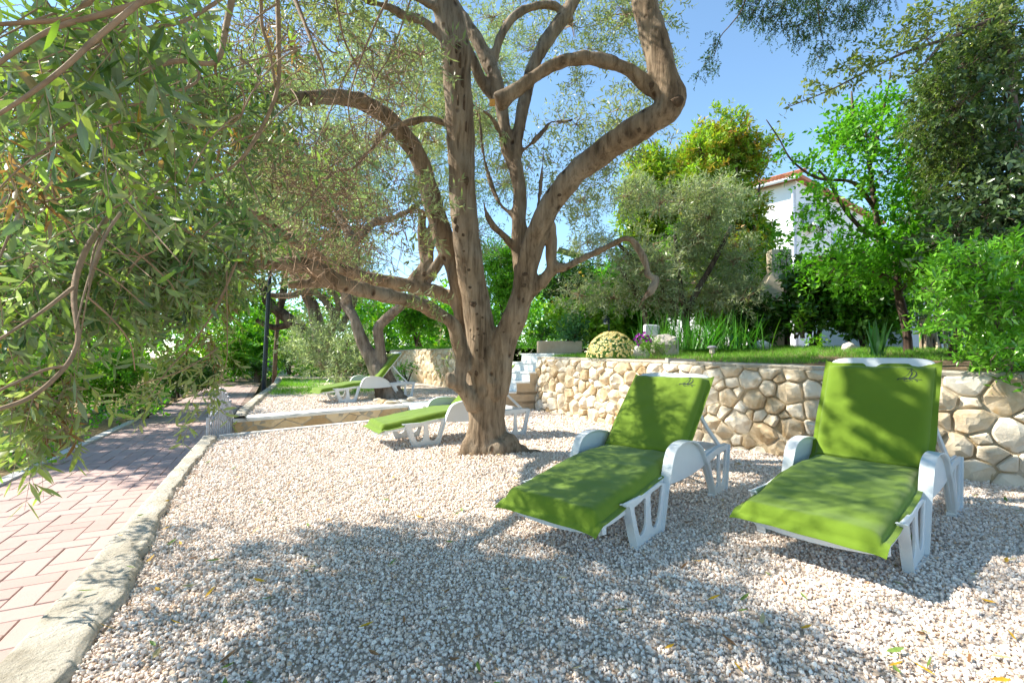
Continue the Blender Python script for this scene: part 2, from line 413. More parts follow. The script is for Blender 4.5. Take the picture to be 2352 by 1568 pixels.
def arr(v): return np.array([tuple(p) for p in v], dtype=float)
def cluster_crown(F, clusters, per, leaf, width, pal, length=.22, k=10, droop=.15, up=.25, out=.7, twig=.0016, link=.004, spread=.9, shell=.5, upn=.6, pairs=True, jit=.25, hang=0.0):
    """clusters: list of (Vector centre, radius). shoots spread through each ball, thin branches join them to the centre"""
    for c, r in clusters:
        c = np.array(tuple(c)); n = max(3, int(per * (r / .5) ** 2 * rng.uniform(.8, 1.2)))
        dr = rdir(n); rr = r * rng.uniform(0, 1, n) ** shell
        sq = np.array([1, 1, .8])
        o = c + dr * rr[:,None] * sq
        d = unit(dr * out + rng.normal(0, .55, (n,3)) + np.array([0,0,up - hang]))
        F.shoots(o, d, length, k, leaf, width, pal, droop, spread, twig, upn, pairs, jit)
        if link:
            m = max(2, n // 3); F.links(np.repeat(c[None], m, 0), o[:m], link, twig)

def remesh_tubes(name, tubes, mat, parent, origin, voxel=.014, sm=4, amp=.012, fr=6, extra=None):
    mb = MB()
    for pts, rad, n in tubes: mb.tube(pts, rad, n, sub=5)
    if extra:
        for c, r in extra:
            bm = bmesh.new(); bmesh.ops.create_icosphere(bm, subdivisions=2, radius=1)
            mb.add([Vector(c) + Vector((v.co.x*r[0], v.co.y*r[1], v.co.z*r[2])) for v in bm.verts], [tuple(v.index for v in f.verts) for f in bm.faces]); bm.free()
    o = mb.build(name, mat, None)
    md = o.modifiers.new('r', 'REMESH'); md.mode = 'VOXEL'; md.voxel_size = voxel
    if sm:
        m2 = o.modifiers.new('s', 'SMOOTH'); m2.iterations = sm; m2.factor = .5
    dg = bpy.context.evaluated_depsgraph_get(); dg.update()
    me = bpy.data.meshes.new_from_object(o.evaluated_get(dg))
    old = o.data; bpy.data.objects.remove(o); bpy.data.meshes.remove(old)
    n = len(me.vertices); co = np.empty(n*3, dtype=np.float32); no = np.empty(n*3, dtype=np.float32)
    me.vertices.foreach_get('co', co); me.vertices.foreach_get('normal', no)
    co = co.reshape(-1,3); no = no.reshape(-1,3)
    dsp = np.array([noise.fractal(Vector((x*fr, y*fr, z*fr*.45)), 1.0, 2.0, 3) for x, y, z in co], dtype=np.float32)
    co = co + no * (dsp * amp)[:,None] - np.array(tuple(origin), dtype=np.float32)
    me.vertices.foreach_set('co', co.ravel()); me.polygons.foreach_set('use_smooth', np.ones(len(me.polygons), dtype=bool))
    me.materials.clear(); me.materials.append(mat); me.update(); me.name = name
    return link(name, me, parent)

# ================================================================== SETTING
PATH_Z = -.30
PD = Vector((-.456, .89, 0)).normalized(); PL = Vector((-PD.y, PD.x, 0))      # along the path, to its left
K0 = Vector((-1.63, 1.45, 0))                                                 # a point on its right edge
PATH_W = 1.66
def path_pt(s, w, z): return K0 + PD * s + PL * w + Vector((0, 0, z))

# ground sheet to the horizon
mb = MB(); mb.add([(-220,-60,-.46),(220,-60,-.46),(220,260,-.46),(-220,260,-.46)], [(0,1,2,3)])
kind(mb.build('ground', M_SOIL), 'structure')

# brick path: bed, then single bricks in a herringbone
mb = MB(); a = [path_pt(s, w, PATH_Z-.012) for s, w in ((-6,-.15),(-6,PATH_W+.02),(34,PATH_W+.02),(34,-.15))]
mb.add(a, [(3,2,1,0)])
path = kind(mb.build('path', M_JOINT), 'structure')
BW, BL = .147, .294
brick_me = bpy.data.meshes.new('brick')
def brick_geo(cx, cy, vert, M):
    lx, ly = (BW, BL) if vert else (BL, BW)
    g, ch = .0022, .004
    x0, x1, y0, y1 = cx+g, cx+lx-g, cy+g, cy+ly-g
    return [M @ Vector(p) for p in ((x0,y0,-.03),(x1,y0,-.03),(x1,y1,-.03),(x0,y1,-.03),(x0,y0,-.004),(x1,y0,-.004),(x1,y1,-.004),(x0,y1,-.004),
            (x0+ch,y0+ch,0),(x1-ch,y0+ch,0),(x1-ch,y1-ch,0),(x0+ch,y1-ch,0))]
BF = [(0,1,5,4),(1,2,6,5),(2,3,7,6),(3,0,4,7),(4,5,9,8),(5,6,10,9),(6,7,11,10),(7,4,8,11),(8,9,10,11)]
bricks = []
for i in range(-4, 40):
    for j in range(-40, 170):
        # 90 degree herringbone: horizontal brick then vertical brick, shifted one unit per row
        q = (i - j) % 4
        if q == 0: bricks.append((i, j, False))
        elif q == 3: bricks.append((i, j, True))
sel = []
for i, j, vt in bricks:
    x, y = i*BW, j*BW
    cx, cy = x + (BW/2 if vt else BW), y + (BW if vt else BW/2)
    if -.02 < cx < PATH_W - .02 and -2.2 < cy < 21: sel.append((x, y, vt, cx, cy))
def bdist(b): w = path_pt(b[4], PATH_W - b[3], PATH_Z); return (w - Vector((0,0,CAM_H))).length if w.y > 1.0 and w.x/w.y > -1.25 else 50 + abs(b[4])
sel.sort(key=bdist)
bm_m = {}
for vt in (False, True):
    me = bpy.data.meshes.new('brick'); me.from_pydata(brick_geo(0, 0, vt, Matrix.Identity(4)), [], BF); me.materials.append(M_BRICK); bm_m[vt] = me
# local frame: x across from the left edge of the path, y along it
K1 = K0 + PL * PATH_W
PM = Matrix(((-PL.x, PD.x, 0, K1.x), (-PL.y, PD.y, 0, K1.y), (0, 0, 1, PATH_Z), (0, 0, 0, 1)))
mbj = MB()
for n, (x, y, vt, cx, cy) in enumerate(sel):
    tilt = Matrix.Translation((0, 0, random.uniform(-.0025, .0025))) @ Matrix.Rotation(random.gauss(0, .004), 4, 'X')
    MM = PM @ Matrix.Translation((x, y, 0)) @ tilt
    if n < 298:
        o = link('brick', bm_m[vt], path); o.matrix_local = MM
    else:
        t = random.random(); c = Vector((.43,.30,.265)).lerp(Vector((.41,.32,.29)), t) * random.uniform(.9, 1.08)
        mbj.add(brick_geo(0, 0, vt, MM), BF, tuple(c))
o = kind(mbj.build('brick_field', M_BRICKJ, path), 'stuff')

# left edging strip of the path
mb = MB()
for s0 in np.arange(-3, 9.5, 1.0):
    p = [path_pt(s0+.006, PATH_W+.01, 0), path_pt(s0+.994, PATH_W+.01, 0), path_pt(s0+.994, PATH_W+.13, 0), path_pt(s0+.006, PATH_W+.13, 0)]
    mb.add([q + Vector((0,0,PATH_Z-.1)) for q in p] + [q + Vector((0,0,PATH_Z+.025)) for q in p], [(0,1,5,4),(1,2,6,5),(2,3,7,6),(3,0,4,7),(4,5,6,7)])
kind(mb.build('path_edging', M_CONC), 'structure')

# ground strip left of the path with dry grass
def sheet(name, fn, nu, nv, mat, k='structure', parent=None, smooth=True):
    V = [fn(i/nu, j/nv) for j in range(nv+1) for i in range(nu+1)]
    Fc = [(j*(nu+1)+i, j*(nu+1)+i+1, (j+1)*(nu+1)+i+1, (j+1)*(nu+1)+i) for j in range(nv) for i in range(nu)]
    m = MB(); m.add(V, Fc); o = m.build(name, mat, parent, smooth=smooth)
    return kind(o, k) if k else o
def left_bank(u, v):
    s, w = -4 + 44*v, PATH_W + .10 + 16*u**1.6
    p = path_pt(s, w, PATH_Z + .0 + .45*min(1, u*2.2)**1.2)
    p.z += .03*noise.noise(p*2.5) * min(1, u*30); return p
sheet('planting_bank', left_bank, 40, 80, M_STRAW)

# ---------------- gravel terraces
T1_A, T1_B = Vector((-3.74, 5.62, 0)), Vector((-.6, 8.36, 0))   # far edge of the lower terrace
def kerb_in(y):
    ys = [-3, 1.0, 1.45, 2.05, 3.2, 4.2, 5.37, 5.9]; xs = [.85, -1.15, -1.38, -1.66, -2.36, -2.9, -3.46, -3.72]
    return float(np.interp(y, ys, xs))
def kerb_out(y): return K0.x + (y - K0.y) * PD.x / PD.y
def wob(x, y): return .012*noise.noise(Vector((x*1.3, y*1.3, 0))) + .006*noise.noise(Vector((x*4, y*4, 3)))
def mound(x, y): return .05*math.exp(-((x+.22)**2 + (y-4.75)**2)/.16) + .035*math.exp(-((x-.3)**2+(y-4.45)**2)/.12)
def far_edge(x):
    if x < T1_B.x: return T1_A.y + (x - T1_A.x) * (T1_B.y - T1_A.y) / (T1_B.x - T1_A.x)
    return 8.36 + (x + .6)*.25
WALL = [(.43,8.62),(.92,7.75),(1.5,6.75),(2.1,5.7),(2.68,4.74),(3.2,4.17),(3.85,3.68),(5,3.15),(7.2,2.6)]
def wall_x(y):
    ys = [p[1] for p in WALL][::-1]; xs = [p[0] for p in WALL][::-1]
    return float(np.interp(y, ys, xs)) if y > 2.6 else 8.0
def gravel_fn(u, v):
    y = -3 + 13.2*v; x0 = kerb_in(y) - .05; x1 = max(min(wall_x(y) + .1, 8.0), x0)
    x = x0 + (x1-x0)*u
    if y > far_edge(x): y = far_edge(x)
    return Vector((x, y, wob(x, y) + mound(x, y) - .004))
sheet('gravel_terrace', gravel_fn, 90, 130, M_GRAVBED)

# pebbles: one object, real instanced stones, thinning out with distance
def pebbles(name, pts, sc, mat, parent=None):
    me = bpy.data.meshes.new(name); me.vertices.add(len(pts)); me.vertices.foreach_set('co', np.asarray(pts, dtype=np.float32).ravel())
    a = me.attributes.new('peb_scale', 'FLOAT_VECTOR', 'POINT'); a.data.foreach_set('vector', np.asarray(sc, dtype=np.float32).ravel())
    a = me.attributes.new('peb_rot', 'FLOAT_VECTOR', 'POINT'); a.data.foreach_set('vector', rng.uniform(0, 6.28, (len(pts),3)).astype(np.float32).ravel())
    me.materials.append(mat)
    o = link(name, me, parent)
    ng = bpy.data.node_groups.new(name+'_nodes', 'GeometryNodeTree')
    ng.interface.new_socket('Geometry', in_out='INPUT', socket_type='NodeSocketGeometry')
    ng.interface.new_socket('Geometry', in_out='OUTPUT', socket_type='NodeSocketGeometry')
    N = ng.nodes; L = ng.links.new
    gi, go = N.new('NodeGroupInput'), N.new('NodeGroupOutput')
    g2i = N.new('GeometryNodeGeometryToInstance')
    for k in range(4):
        ico = N.new('GeometryNodeMeshIcoSphere'); ico.inputs['Radius'].default_value = 1; ico.inputs['Subdivisions'].default_value = 1
        sp = N.new('GeometryNodeSetPosition'); nz = N.new('ShaderNodeTexNoise'); nz.inputs['Scale'].default_value = .9; nz.noise_dimensions = '4D'; nz.inputs['W'].default_value = k*3.7
        vm = N.new('ShaderNodeVectorMath'); vm.operation = 'SUBTRACT'; vm.inputs[1].default_value = (.5,.5,.5)
        v2 = N.new('ShaderNodeVectorMath'); v2.operation = 'SCALE'; v2.inputs['Scale'].default_value = 1.1
        sm = N.new('GeometryNodeSetMaterial'); sm.inputs['Material'].default_value = mat
        L(nz.outputs['Color'], vm.inputs[0]); L(vm.outputs[0], v2.inputs[0]); L(v2.outputs[0], sp.inputs['Offset'])
        L(ico.outputs[0], sp.inputs[0]); L(sp.outputs[0], sm.inputs[0]); L(sm.outputs[0], g2i.inputs[0])
    iop = N.new('GeometryNodeInstanceOnPoints'); iop.inputs['Pick Instance'].default_value = True
    ri = N.new('FunctionNodeRandomValue'); ri.data_type = 'INT'
    for s_ in ri.inputs:
        if s_.type == 'INT' and s_.name == 'Min': s_.default_value = 0
        if s_.type == 'INT' and s_.name == 'Max': s_.default_value = 3
    rout = [q for q in ri.outputs if q.type == 'INT'][0]
    na = N.new('GeometryNodeInputNamedAttribute'); na.data_type = 'FLOAT_VECTOR'; na.inputs['Name'].default_value = 'peb_scale'
    nb = N.new('GeometryNodeInputNamedAttribute'); nb.data_type = 'FLOAT_VECTOR'; nb.inputs['Name'].default_value = 'peb_rot'
    L(gi.outputs[0], iop.inputs['Points']); L(g2i.outputs[0], iop.inputs['Instance']); L(rout, iop.inputs['Instance Index'])
    L(na.outputs[0], iop.inputs['Scale']); L(nb.outputs[0], iop.inputs['Rotation']); L(iop.outputs[0], go.inputs[0])
    md = o.modifiers.new('pebbles', 'NODES'); md.node_group = ng
    return kind(o, 'stuff')
def pebble_mat():
    m, nt, b = base_mat('white_pebble'); L = nt.links.new
    oi = nt.nodes.new('ShaderNodeObjectInfo')
    r = ramp(nt, [(0, (.50,.40,.32)), (.25, (.68,.565,.475)), (.5, (.77,.655,.565)), (.75, (.82,.73,.645)), (.92, (.84,.79,.72)), (.96, (.55,.38,.25)), (1, (.64,.48,.35))])
    L(oi.outputs['Random'], r.inputs[0]); L(r.outputs[0], b.inputs['Base Color'])
    b.inputs['Roughness'].default_value = .8; b.inputs['Specular IOR Level'].default_value = .25
    return m
M_PEB = pebble_mat()
def in_t1(x, y): return kerb_in(y) - .02 < x < wall_x(y) + .05 and y < far_edge(x) - .02
pts, scs = [], []
bands = [(1.0, 2.0, 8200, .0061), (2.0, 3.2, 7000, .0065), (3.2, 4.8, 4200, .0080), (4.8, 6.6, 2000, .0105), (6.6, 9.6, 900, .014)]
for y0, y1, den, sz in bands:
    hw = 1.16*y1 + .2
    n = int(den * (y1-y0) * 2*hw)
    xs, ys = rng.uniform(-hw, hw, n), rng.uniform(y0, y1, n)
    for x, y in zip(xs, ys):
        if abs(x) < 1.16*y + .15 and in_t1(x, y):
            s = sz * min(2.0, random.lognormvariate(0, .30))
            pts.append((x, y, wob(x, y) + mound(x, y) + s*random.uniform(-.1, .55)))
            scs.append((s*random.uniform(.8, 1.25), s*random.uniform(.7, 1.0), s*random.uniform(.5, .85)))
pebbles('gravel', pts, scs, M_PEB)

# terrace kerb: lumpy old concrete along the path, plus thin slab along the far edge
def kerb_fn(u, v):
    y = -2.5 + 8.15*v; xi, xo = kerb_in(y) + .02*noise.noise(Vector((y*4,1,0))), kerb_out(y)
    prof = [(0,-.36),(0,-.005),(.05,.032),(.12,.040),(.6,.040),(.88,.034),(.97,.012),(1,-.06)]
    f = u*(len(prof)-1); i = min(int(f), len(prof)-2); t = f-i
    a, z = prof[i][0]*(1-t)+prof[i+1][0]*t, prof[i][1]*(1-t)+prof[i+1][1]*t
    x = xo + (xi-xo)*a
    e = 1 if a > .03 else .2
    x += e*a*.035*noise.fractal(Vector((y*5, a*2, 7)), 1, 2, 3)
    return Vector((x, y, z + e*.009*noise.fractal(Vector((x*9, y*9, 2)), 1, 2, 5)))
sheet('kerb', kerb_fn, 28, 260, M_KERB)
ed = (T1_B - T1_A).normalized(); en = Vector((-ed.y, ed.x, 0))
mb = MB(); LT = (T1_B - T1_A).length + .35
for k in range(5):
    s0, s1 = LT*k/5 + (.003 if k else .16), LT*(k+1)/5 - .003
    q = [T1_A+ed*s0, T1_A+ed*s1, T1_A+ed*s1+en*.10, T1_A+ed*s0+en*.10]
    mb.add([p+Vector((0,0,-.35)) for p in q]+[p+Vector((0,0,.022)) for p in q], [(0,1,5,4),(1,2,6,5),(2,3,7,6),(3,0,4,7),(4,5,6,7)])
kind(mb.build('terrace_edging', M_CONC), 'structure')

# upper gravel terrace behind the low stone wall
Z2 = .12
T2_A, T2_B = Vector((-3.86, 6.40, 0)), Vector((-1.55, 8.55, 0))
e2 = (T2_B - T2_A).normalized(); n2 = Vector((-e2.y, e2.x, 0))
def t2_left(y): return float(np.interp(y, [6.4,7.0,9.63,11.6,14.2,20], [-3.86,-4.18,-5.36,-6.2,-7.35,-10.2]))
def t2_front(x): return T2_A.y + (x-T2_A.x)*(T2_B.y-T2_A.y)/(T2_B.x-T2_A.x)
def t2_fn(u, v):
    y = 6.35 + 13*v
    x0, x1 = t2_left(y), min(2.0, -3.0 + (y-6.4)*1.3)
    x1 = max(x1, x0 + .3); x = x0 + (x1-x0)*u
    if x < 1.5 and y < t2_front(x) + .06: y = t2_front(x) + .06
    return Vector((x, y, Z2 - .005 + wob(x*1.4, y*1.4)*1.5))
sheet('upper_gravel_terrace', t2_fn, 50, 60, M_GRAVBED)
pts, scs = [], []
for _ in range(16000):
    y = random.uniform(6.4, 11.5); x = random.uniform(-6.2, .6)
    if t2_left(y)+.1 < x and y > t2_front(x) + .08 and not (x < -4.2 and y > 10.3):
        s = .014*random.uniform(.7, 1.3); pts.append((x, y, Z2 + wob(x*1.4, y*1.4)*1.5 + s*.2)); scs.append((s, s*.85, s*.65))
pebbles('upper_gravel', pts, scs, M_PEB)
def t2kerb(u, v):
    y = 6.42 + 11*v; x = t2_left(y) - .03 + .22*u
    prof = np.interp(u, [0,.08,.2,.8,1], [-.5,0,.06,.05,-.03])
    p = Vector((x, y, Z2 + prof)); q = noise.fractal(p*5, 1, 2, 3)
    return p + Vector((.02*q, 0, .02*q))
sheet('upper_terrace_kerb', t2kerb, 14, 160, M_KERB)
mb = MB(); q = [T1_A+en*.1-ed*.3, T1_B+en*.1+ed*.3, T2_B, T2_A-e2*.3]
mb.add([p+Vector((0,0,-.31)) for p in q], [(0,1,2,3)])
kind(mb.build('passage_floor', M_CONC), 'structure')

# ---------------- stone walls
def clip(poly, a, b, c):
    out = []
    for i in range(len(poly)):
        p, q = poly[i], poly[(i+1) % len(poly)]
        dp, dq = a*p[0]+b*p[1]-c, a*q[0]+b*q[1]-c
        if dp <= 0: out.append(p)
        if dp*dq < 0:
            t = dp/(dp-dq); out.append((p[0]+(q[0]-p[0])*t, p[1]+(q[1]-p[1])*t))
    return out
def stone_cells(length, zb, zt, rmin, rmax, asp=1.15, seed=1, tries=9000):
    rd = random.Random(seed); S = []
    for t in range(tries):
        r = rmin + (rmax-rmin)*(1-t/tries)**1.6*rd.uniform(.6, 1)
        x = rd.uniform(-.1, length+.1); z = rd.uniform(zb(x)-.05, zt(x)+.02)
        if all(((x-s[0])/asp)**2+(z-s[1])**2 > ((r+s[2])*.92)**2 for s in S): S.append((x, z, r))
    cells = []
    for i, (x, z, r) in enumerate(S):
        R = r*2.6; poly = [(x-R*asp, z-R), (x+R*asp, z-R), (x+R*asp, z+R), (x-R*asp, z+R)]
        for j, (x2, z2, r2) in enumerate(S):
            if j == i or abs(x2-x) > 5*rmax or abs(z2-z) > 5*rmax: continue
            a, b = (x2-x)*2/asp**2, (z2-z)*2
            c = (x2*x2-x*x)/asp**2 + z2*z2-z*z + r*r - r2*r2
            poly = clip(poly, a, b, c)
            if len(poly) < 3: break
        if len(poly) < 3: continue
        top = zt(x); poly = clip(poly, 0, 1, top); poly = clip(poly, 0, -1, -(zb(x)-.06)); poly = clip(poly, -1, 0, 0); poly = clip(poly, 1, 0, length) if poly else poly
        if len(poly) >= 3: cells.append(poly)
    return cells
class Line:
    def __init__(s, pts):
        s.p = [Vector((*q, 0)) for q in pts]; s.s = [0]
        for a, b in zip(s.p, s.p[1:]): s.s.append(s.s[-1] + (b-a).length)
        s.len = s.s[-1]
    def at(s, t):
        t = max(-.3, min(s.len+.3, t)); i = 0
        while i < len(s.p)-2 and t > s.s[i+1]: i += 1
        a, b = s.p[i], s.p[i+1]; d = (b-a).normalized()
        return a + d*(t-s.s[i])
    def nrm(s, t):   # facing right-hand side of travel
        d = (s.at(t+.15) - s.at(t-.15)).normalized(); return Vector((d.y, -d.x, 0))
def stone_mesh(cell, line, gap, proud, rd, batter=0.0, ncut=10):
    cx = sum(p[0] for p in cell)/len(cell); cz = sum(p[1] for p in cell)/len(cell)
    # inset, then round corners once
    ins = []
    for p in cell:
        d = math.hypot(p[0]-cx, p[1]-cz) + 1e-6; f = max(.3, 1 - gap/d*1.25); ins.append((cx+(p[0]-cx)*f, cz+(p[1]-cz)*f))
    rounded = []
    for i in range(len(ins)):
        p, q = ins[i], ins[(i+1) % len(ins)]
        if math.hypot(p[0]-q[0], p[1]-q[1]) < .012: rounded.append(((p[0]+q[0])/2, (p[1]+q[1])/2)); continue
        t = rd.uniform(.05, .13)
        rounded.append((p[0]+(q[0]-p[0])*t, p[1]+(q[1]-p[1])*t)); rounded.append((p[0]+(q[0]-p[0])*(1-t), p[1]+(q[1]-p[1])*(1-t)))
    n = len(rounded)
    if n < 3: return None
    size = max(math.hypot(p[0]-cx, p[1]-cz) for p in rounded)
    pr = proud*(.5+.5*min(1, size/.12))
    ox, oz = rd.uniform(-.15, .15)*size, rd.uniform(-.15, .15)*size; sv = Vector((rd.uniform(0,90), rd.uniform(0,90), 0))
    pl_ = []
    for _ in range(3):
        a = rd.uniform(0, 6.28); sl_ = rd.uniform(.15, .75); pl_.append((math.cos(a)*sl_, math.sin(a)*sl_, pr*rd.uniform(.75, 1.15)))
    V = []
    for f, d in ((1.0, -.03), (1.0, None), (.9, None), (.66, None), (.33, None)):
        for p in rounded:
            x, z = cx + ox*(1-f) + (p[0]-cx)*f, cz + oz*(1-f) + (p[1]-cz)*f
            if d is None:
                dd = pr*(1.25 - .85*f**3); dd = min([dd] + [c_ - (x-cx)*a_ - (z-cz)*b_ for a_, b_, c_ in pl_])
                dd += pr*.30*noise.fractal(Vector((x*11, z*11, 0))+sv, 1, 2, 3); dd = max(dd, .002)
                if f == 1.0: dd *= .45
            else: dd = d
            V.append((x, z, dd))
    V.append((cx+ox, cz+oz, max(.003, min([pr*1.25] + [c_ for a_, b_, c_ in pl_]))))
    W = []
    for x, z, d in V:
        b = line.at(x); nn = line.nrm(x); W.append(b + nn*(d - batter*z) + Vector((0,0,z)))
    F = [(k*n+i, k*n+(i+1)%n, (k+1)*n+(i+1)%n, (k+1)*n+i) for k in range(4) for i in range(n)]
    F += [(4*n+i, 4*n+(i+1)%n, 5*n) for i in range(n)]
    return W, F
def stone_wall(name, label, pts, zb, zt, rmin, rmax, gap, proud, mat, mortar, seed, thick=.35, cope=None, batter=0.0, asp=1.15, group=None, wallkind=None):
    line = Line(pts); o0 = line.p[0].copy(); t = thing(name, label, 'stone wall', o0, group)
    mb = MB(); n = int(line.len/.12)+1
    for i in range(n+1):
        s = line.len*i/n; b = line.at(s); nn = line.nrm(s)
        for j in range(7):
            z = zb(s)-.25 + (zt(s)-zb(s)+.25)*j/6; q = b + nn*(-batter*z) + Vector((0,0,z))
            mb.v.append(q + nn*.014*noise.noise(q*6))
        mb.v.append(b - nn*thick + Vector((0,0,zt(s))))
        mb.v.append(b - nn*thick + Vector((0,0,zb(s)-.2)))
    r = 9
    for i in range(n):
        for j in range(8): mb.f.append((i*r+j, (i+1)*r+j, (i+1)*r+j+1, i*r+j+1))
    mb.f += [tuple(range(r)), tuple(range((n+1)*r-1, n*r-1, -1))]
    mb.build('mortar', mortar, t, o0, smooth=False)
    rd = random.Random(seed); cells = stone_cells(line.len, zb, zt, rmin, rmax, asp, seed)
    cells.sort(key=lambda c: -abs(sum(c[i][0]*c[(i+1)%len(c)][1]-c[(i+1)%len(c)][0]*c[i][1] for i in range(len(c)))))
    rest = MB()
    for k, c in enumerate(cells):
        g = stone_mesh(c, line, gap, proud, rd, batter)
        if g is None: continue
        cen = sum(g[0], Vector())/len(g[0])
        if k < 290:
            m = MB(); m.add(g[0], g[1]); o = m.build('stone', mat, t, cen, smooth=True); o.modifiers.new('e', 'EDGE_SPLIT').split_angle = math.radians(16); o.location = cen - o0
        else: rest.add(g[0], g[1])
    if rest.f: kind(rest.build('small_stones', mat, t, o0), 'stuff')
    if cope:
        m = MB(); n = int(line.len/.10)
        for i in range(n+1):
            s = line.len*i/n; b = line.at(s); nn = line.nrm(s)
            for d, z in ((cope[0], -.005), (cope[0]+.008, cope[1]*.6), (cope[0]-.012, cope[1]), (-thick, cope[1]), (-thick, -.01)):
                q = b + nn*(d - batter*zt(s)) + Vector((0,0,zt(s)+z)); m.v.append(q + (nn+Vector((0,0,.6)))*.010*noise.fractal(q*7, 1, 2, 3))
        for i in range(n):
            for j in range(4): m.f.append((i*5+j, (i+1)*5+j, (i+1)*5+j+1, i*5+j+1))
        m.f += [tuple(range(5)), tuple(range((n+1)*5-1, n*5-1, -1))]
        m.build('coping', M_KERB if cope[2] == 0 else M_CONC, t, o0)
    return t
wl = Line(WALL)
def w_top(s): return float(np.interp(s, [0,2.3,4.6,5.6,6.5,9], [.955,.92,.885,.855,.84,.82]))
stone_wall('stone_wall', 'pale rough stone retaining wall behind the two front loungers, below the lawn', WALL, lambda s: -.03, w_top,
           .035, .125, .008, .068, M_STONE, M_MORTAR, 11, cope=(.012, .035, 0), batter=.07)
stone_wall('low_stone_wall', 'low wall of flat tan stones under the upper gravel terrace', [(T2_A.x,T2_A.y),(T2_B.x,T2_B.y)], lambda s: -.31, lambda s: Z2-.03,
           .05, .15, .008, .015, M_STONE2, M_MORTAR2, 5, cope=(.02, .045, 1), asp=1.5)
FARW = [(-4.6,17.4),(-3.3,15.3),(-2.1,13.4),(-1.0,11.7),(-.35,10.6)]
stone_wall('far_stone_wall', 'far stone retaining wall beyond the upper terrace, behind the small lounger', FARW, lambda s: Z2, lambda s: 1.17,
           .06, .17, .012, .05, M_STONE, M_MORTAR, 21, cope=(.01, .03, 0))

# white tiled stairs up to the lawn
SA, SB = Vector((.883,.469,0)), Vector((-.469,.883,0))
S0 = Vector((-.40, 8.13, 0)); RISE, GO, SWID = .175, .278, 1.3
st = thing('stairs', 'white tiled stairs climbing to the lawn at the end of the stone wall', 'stairs', S0)
core = MB()
SM = Matrix(((SA.x,SB.x,0,0),(SA.y,SB.y,0,0),(0,0,1,0),(0,0,0,1)))
for k in range(6):
    core.box(k*GO, 6*GO+(.35 if k == 5 else 0), 0, SWID, k*RISE-.06, (k+1)*RISE-.006, SM)
core.build('stair_core', M_BEIGE, st)
for k in range(6):
    nt_ = 6
    for j in range(nt_):
        m = MB(); w = SWID/nt_
        m.box(k*GO-.012, k*GO-.001, j*w+.002, (j+1)*w-.002, k*RISE+.004, (k+1)*RISE-.028, SM); m.build('riser_tile', M_TILE, st)
    m = MB(); m.box(k*GO-.035, (k+1)*GO-.014 if k < 5 else 6*GO+.33, -.012, SWID+.01, (k+1)*RISE-.026, (k+1)*RISE+.001, SM); m.build('tread', M_TILE, st)
LZ = 6*RISE
mb = MB()
for i in range(4):
    for j in range(4):
        mb.box(6*GO+.34+i*.32, 6*GO+.34+i*.32+.314, -.0+j*.325, j*.325+.318, LZ-.05, LZ+.002, SM)
mb.v = [Vector(v)+S0 for v in mb.v]
kind(mb.build('landing', M_TILE), 'structure')
# small white steps closing the passage
m = MB(); t = thing('passage_steps', 'small white tiled steps at the end of the passage behind the olive trunk', 'steps', (-1.45,8.15,-.3))
for k in range(3):
    m = MB(); q = Vector((-1.9,7.55,-.3))+ed*(.25*k)
    A = [q+en*.0, q+ed*1.0, q+ed*1.0+en*.75, q+en*.75]
    m.add([p+Vector((0,0,k*.15)) for p in A]+[p+Vector((0,0,(k+1)*.15)) for p in A], [(0,1,5,4),(1,2,6,5),(2,3,7,6),(3,0,4,7),(4,5,6,7)]); m.build('step', M_TILE, t, t.location)

# lawn and garden ground behind the wall
def lawn_z(x, y):
    # distance behind the wall face
    best = 9e9; bs = 0
    for i in range(40):
        s = wl.len*i/39; q = WPT[i]; d = (q.x-x)**2+(q.y-y)**2
        if d < best: best, bs = d, s
    d = math.sqrt(best); return w_top(bs) + .01 + .24*min(1, d/4.2) + .05*max(0, min(1, (d-4.2)/6))
WPT = [wl.at(wl.len*i/39) for i in range(40)]
WN = [wl.nrm(wl.len*i/39) for i in range(40)]
def lawn_fn(u, v):
    s = wl.len*u; d = .13 + 16*v**1.7; b = wl.at(s); nn = wl.nrm(s)
    fan = Vector((.52, .854, 0)); dirr = (-nn).lerp(fan, min(1, v*1.6)).normalized()
    p = b + dirr*d
    z = w_top(s) + .012 + .24*min(1, d/4.2) + .05*max(0, min(1, (d-4.2)/6)); return Vector((p.x, p.y, z + .02*noise.noise(p*2)*min(1, d)))
sheet('lawn_ground', lawn_fn, 60, 50, M_SOIL)
def back_fn(u, v):
    x = -9 + 17*u; yb = float(np.interp(x, [-9,-4.6,-3.3,-2.1,-1,-.35,8], [20,17.6,15.5,13.6,11.9,10.8,10.0])); return Vector((x, yb + .1 + 22*v, 1.17 + .3*v))
sheet('garden_ground', back_fn, 40, 20, M_GREENGROUND)
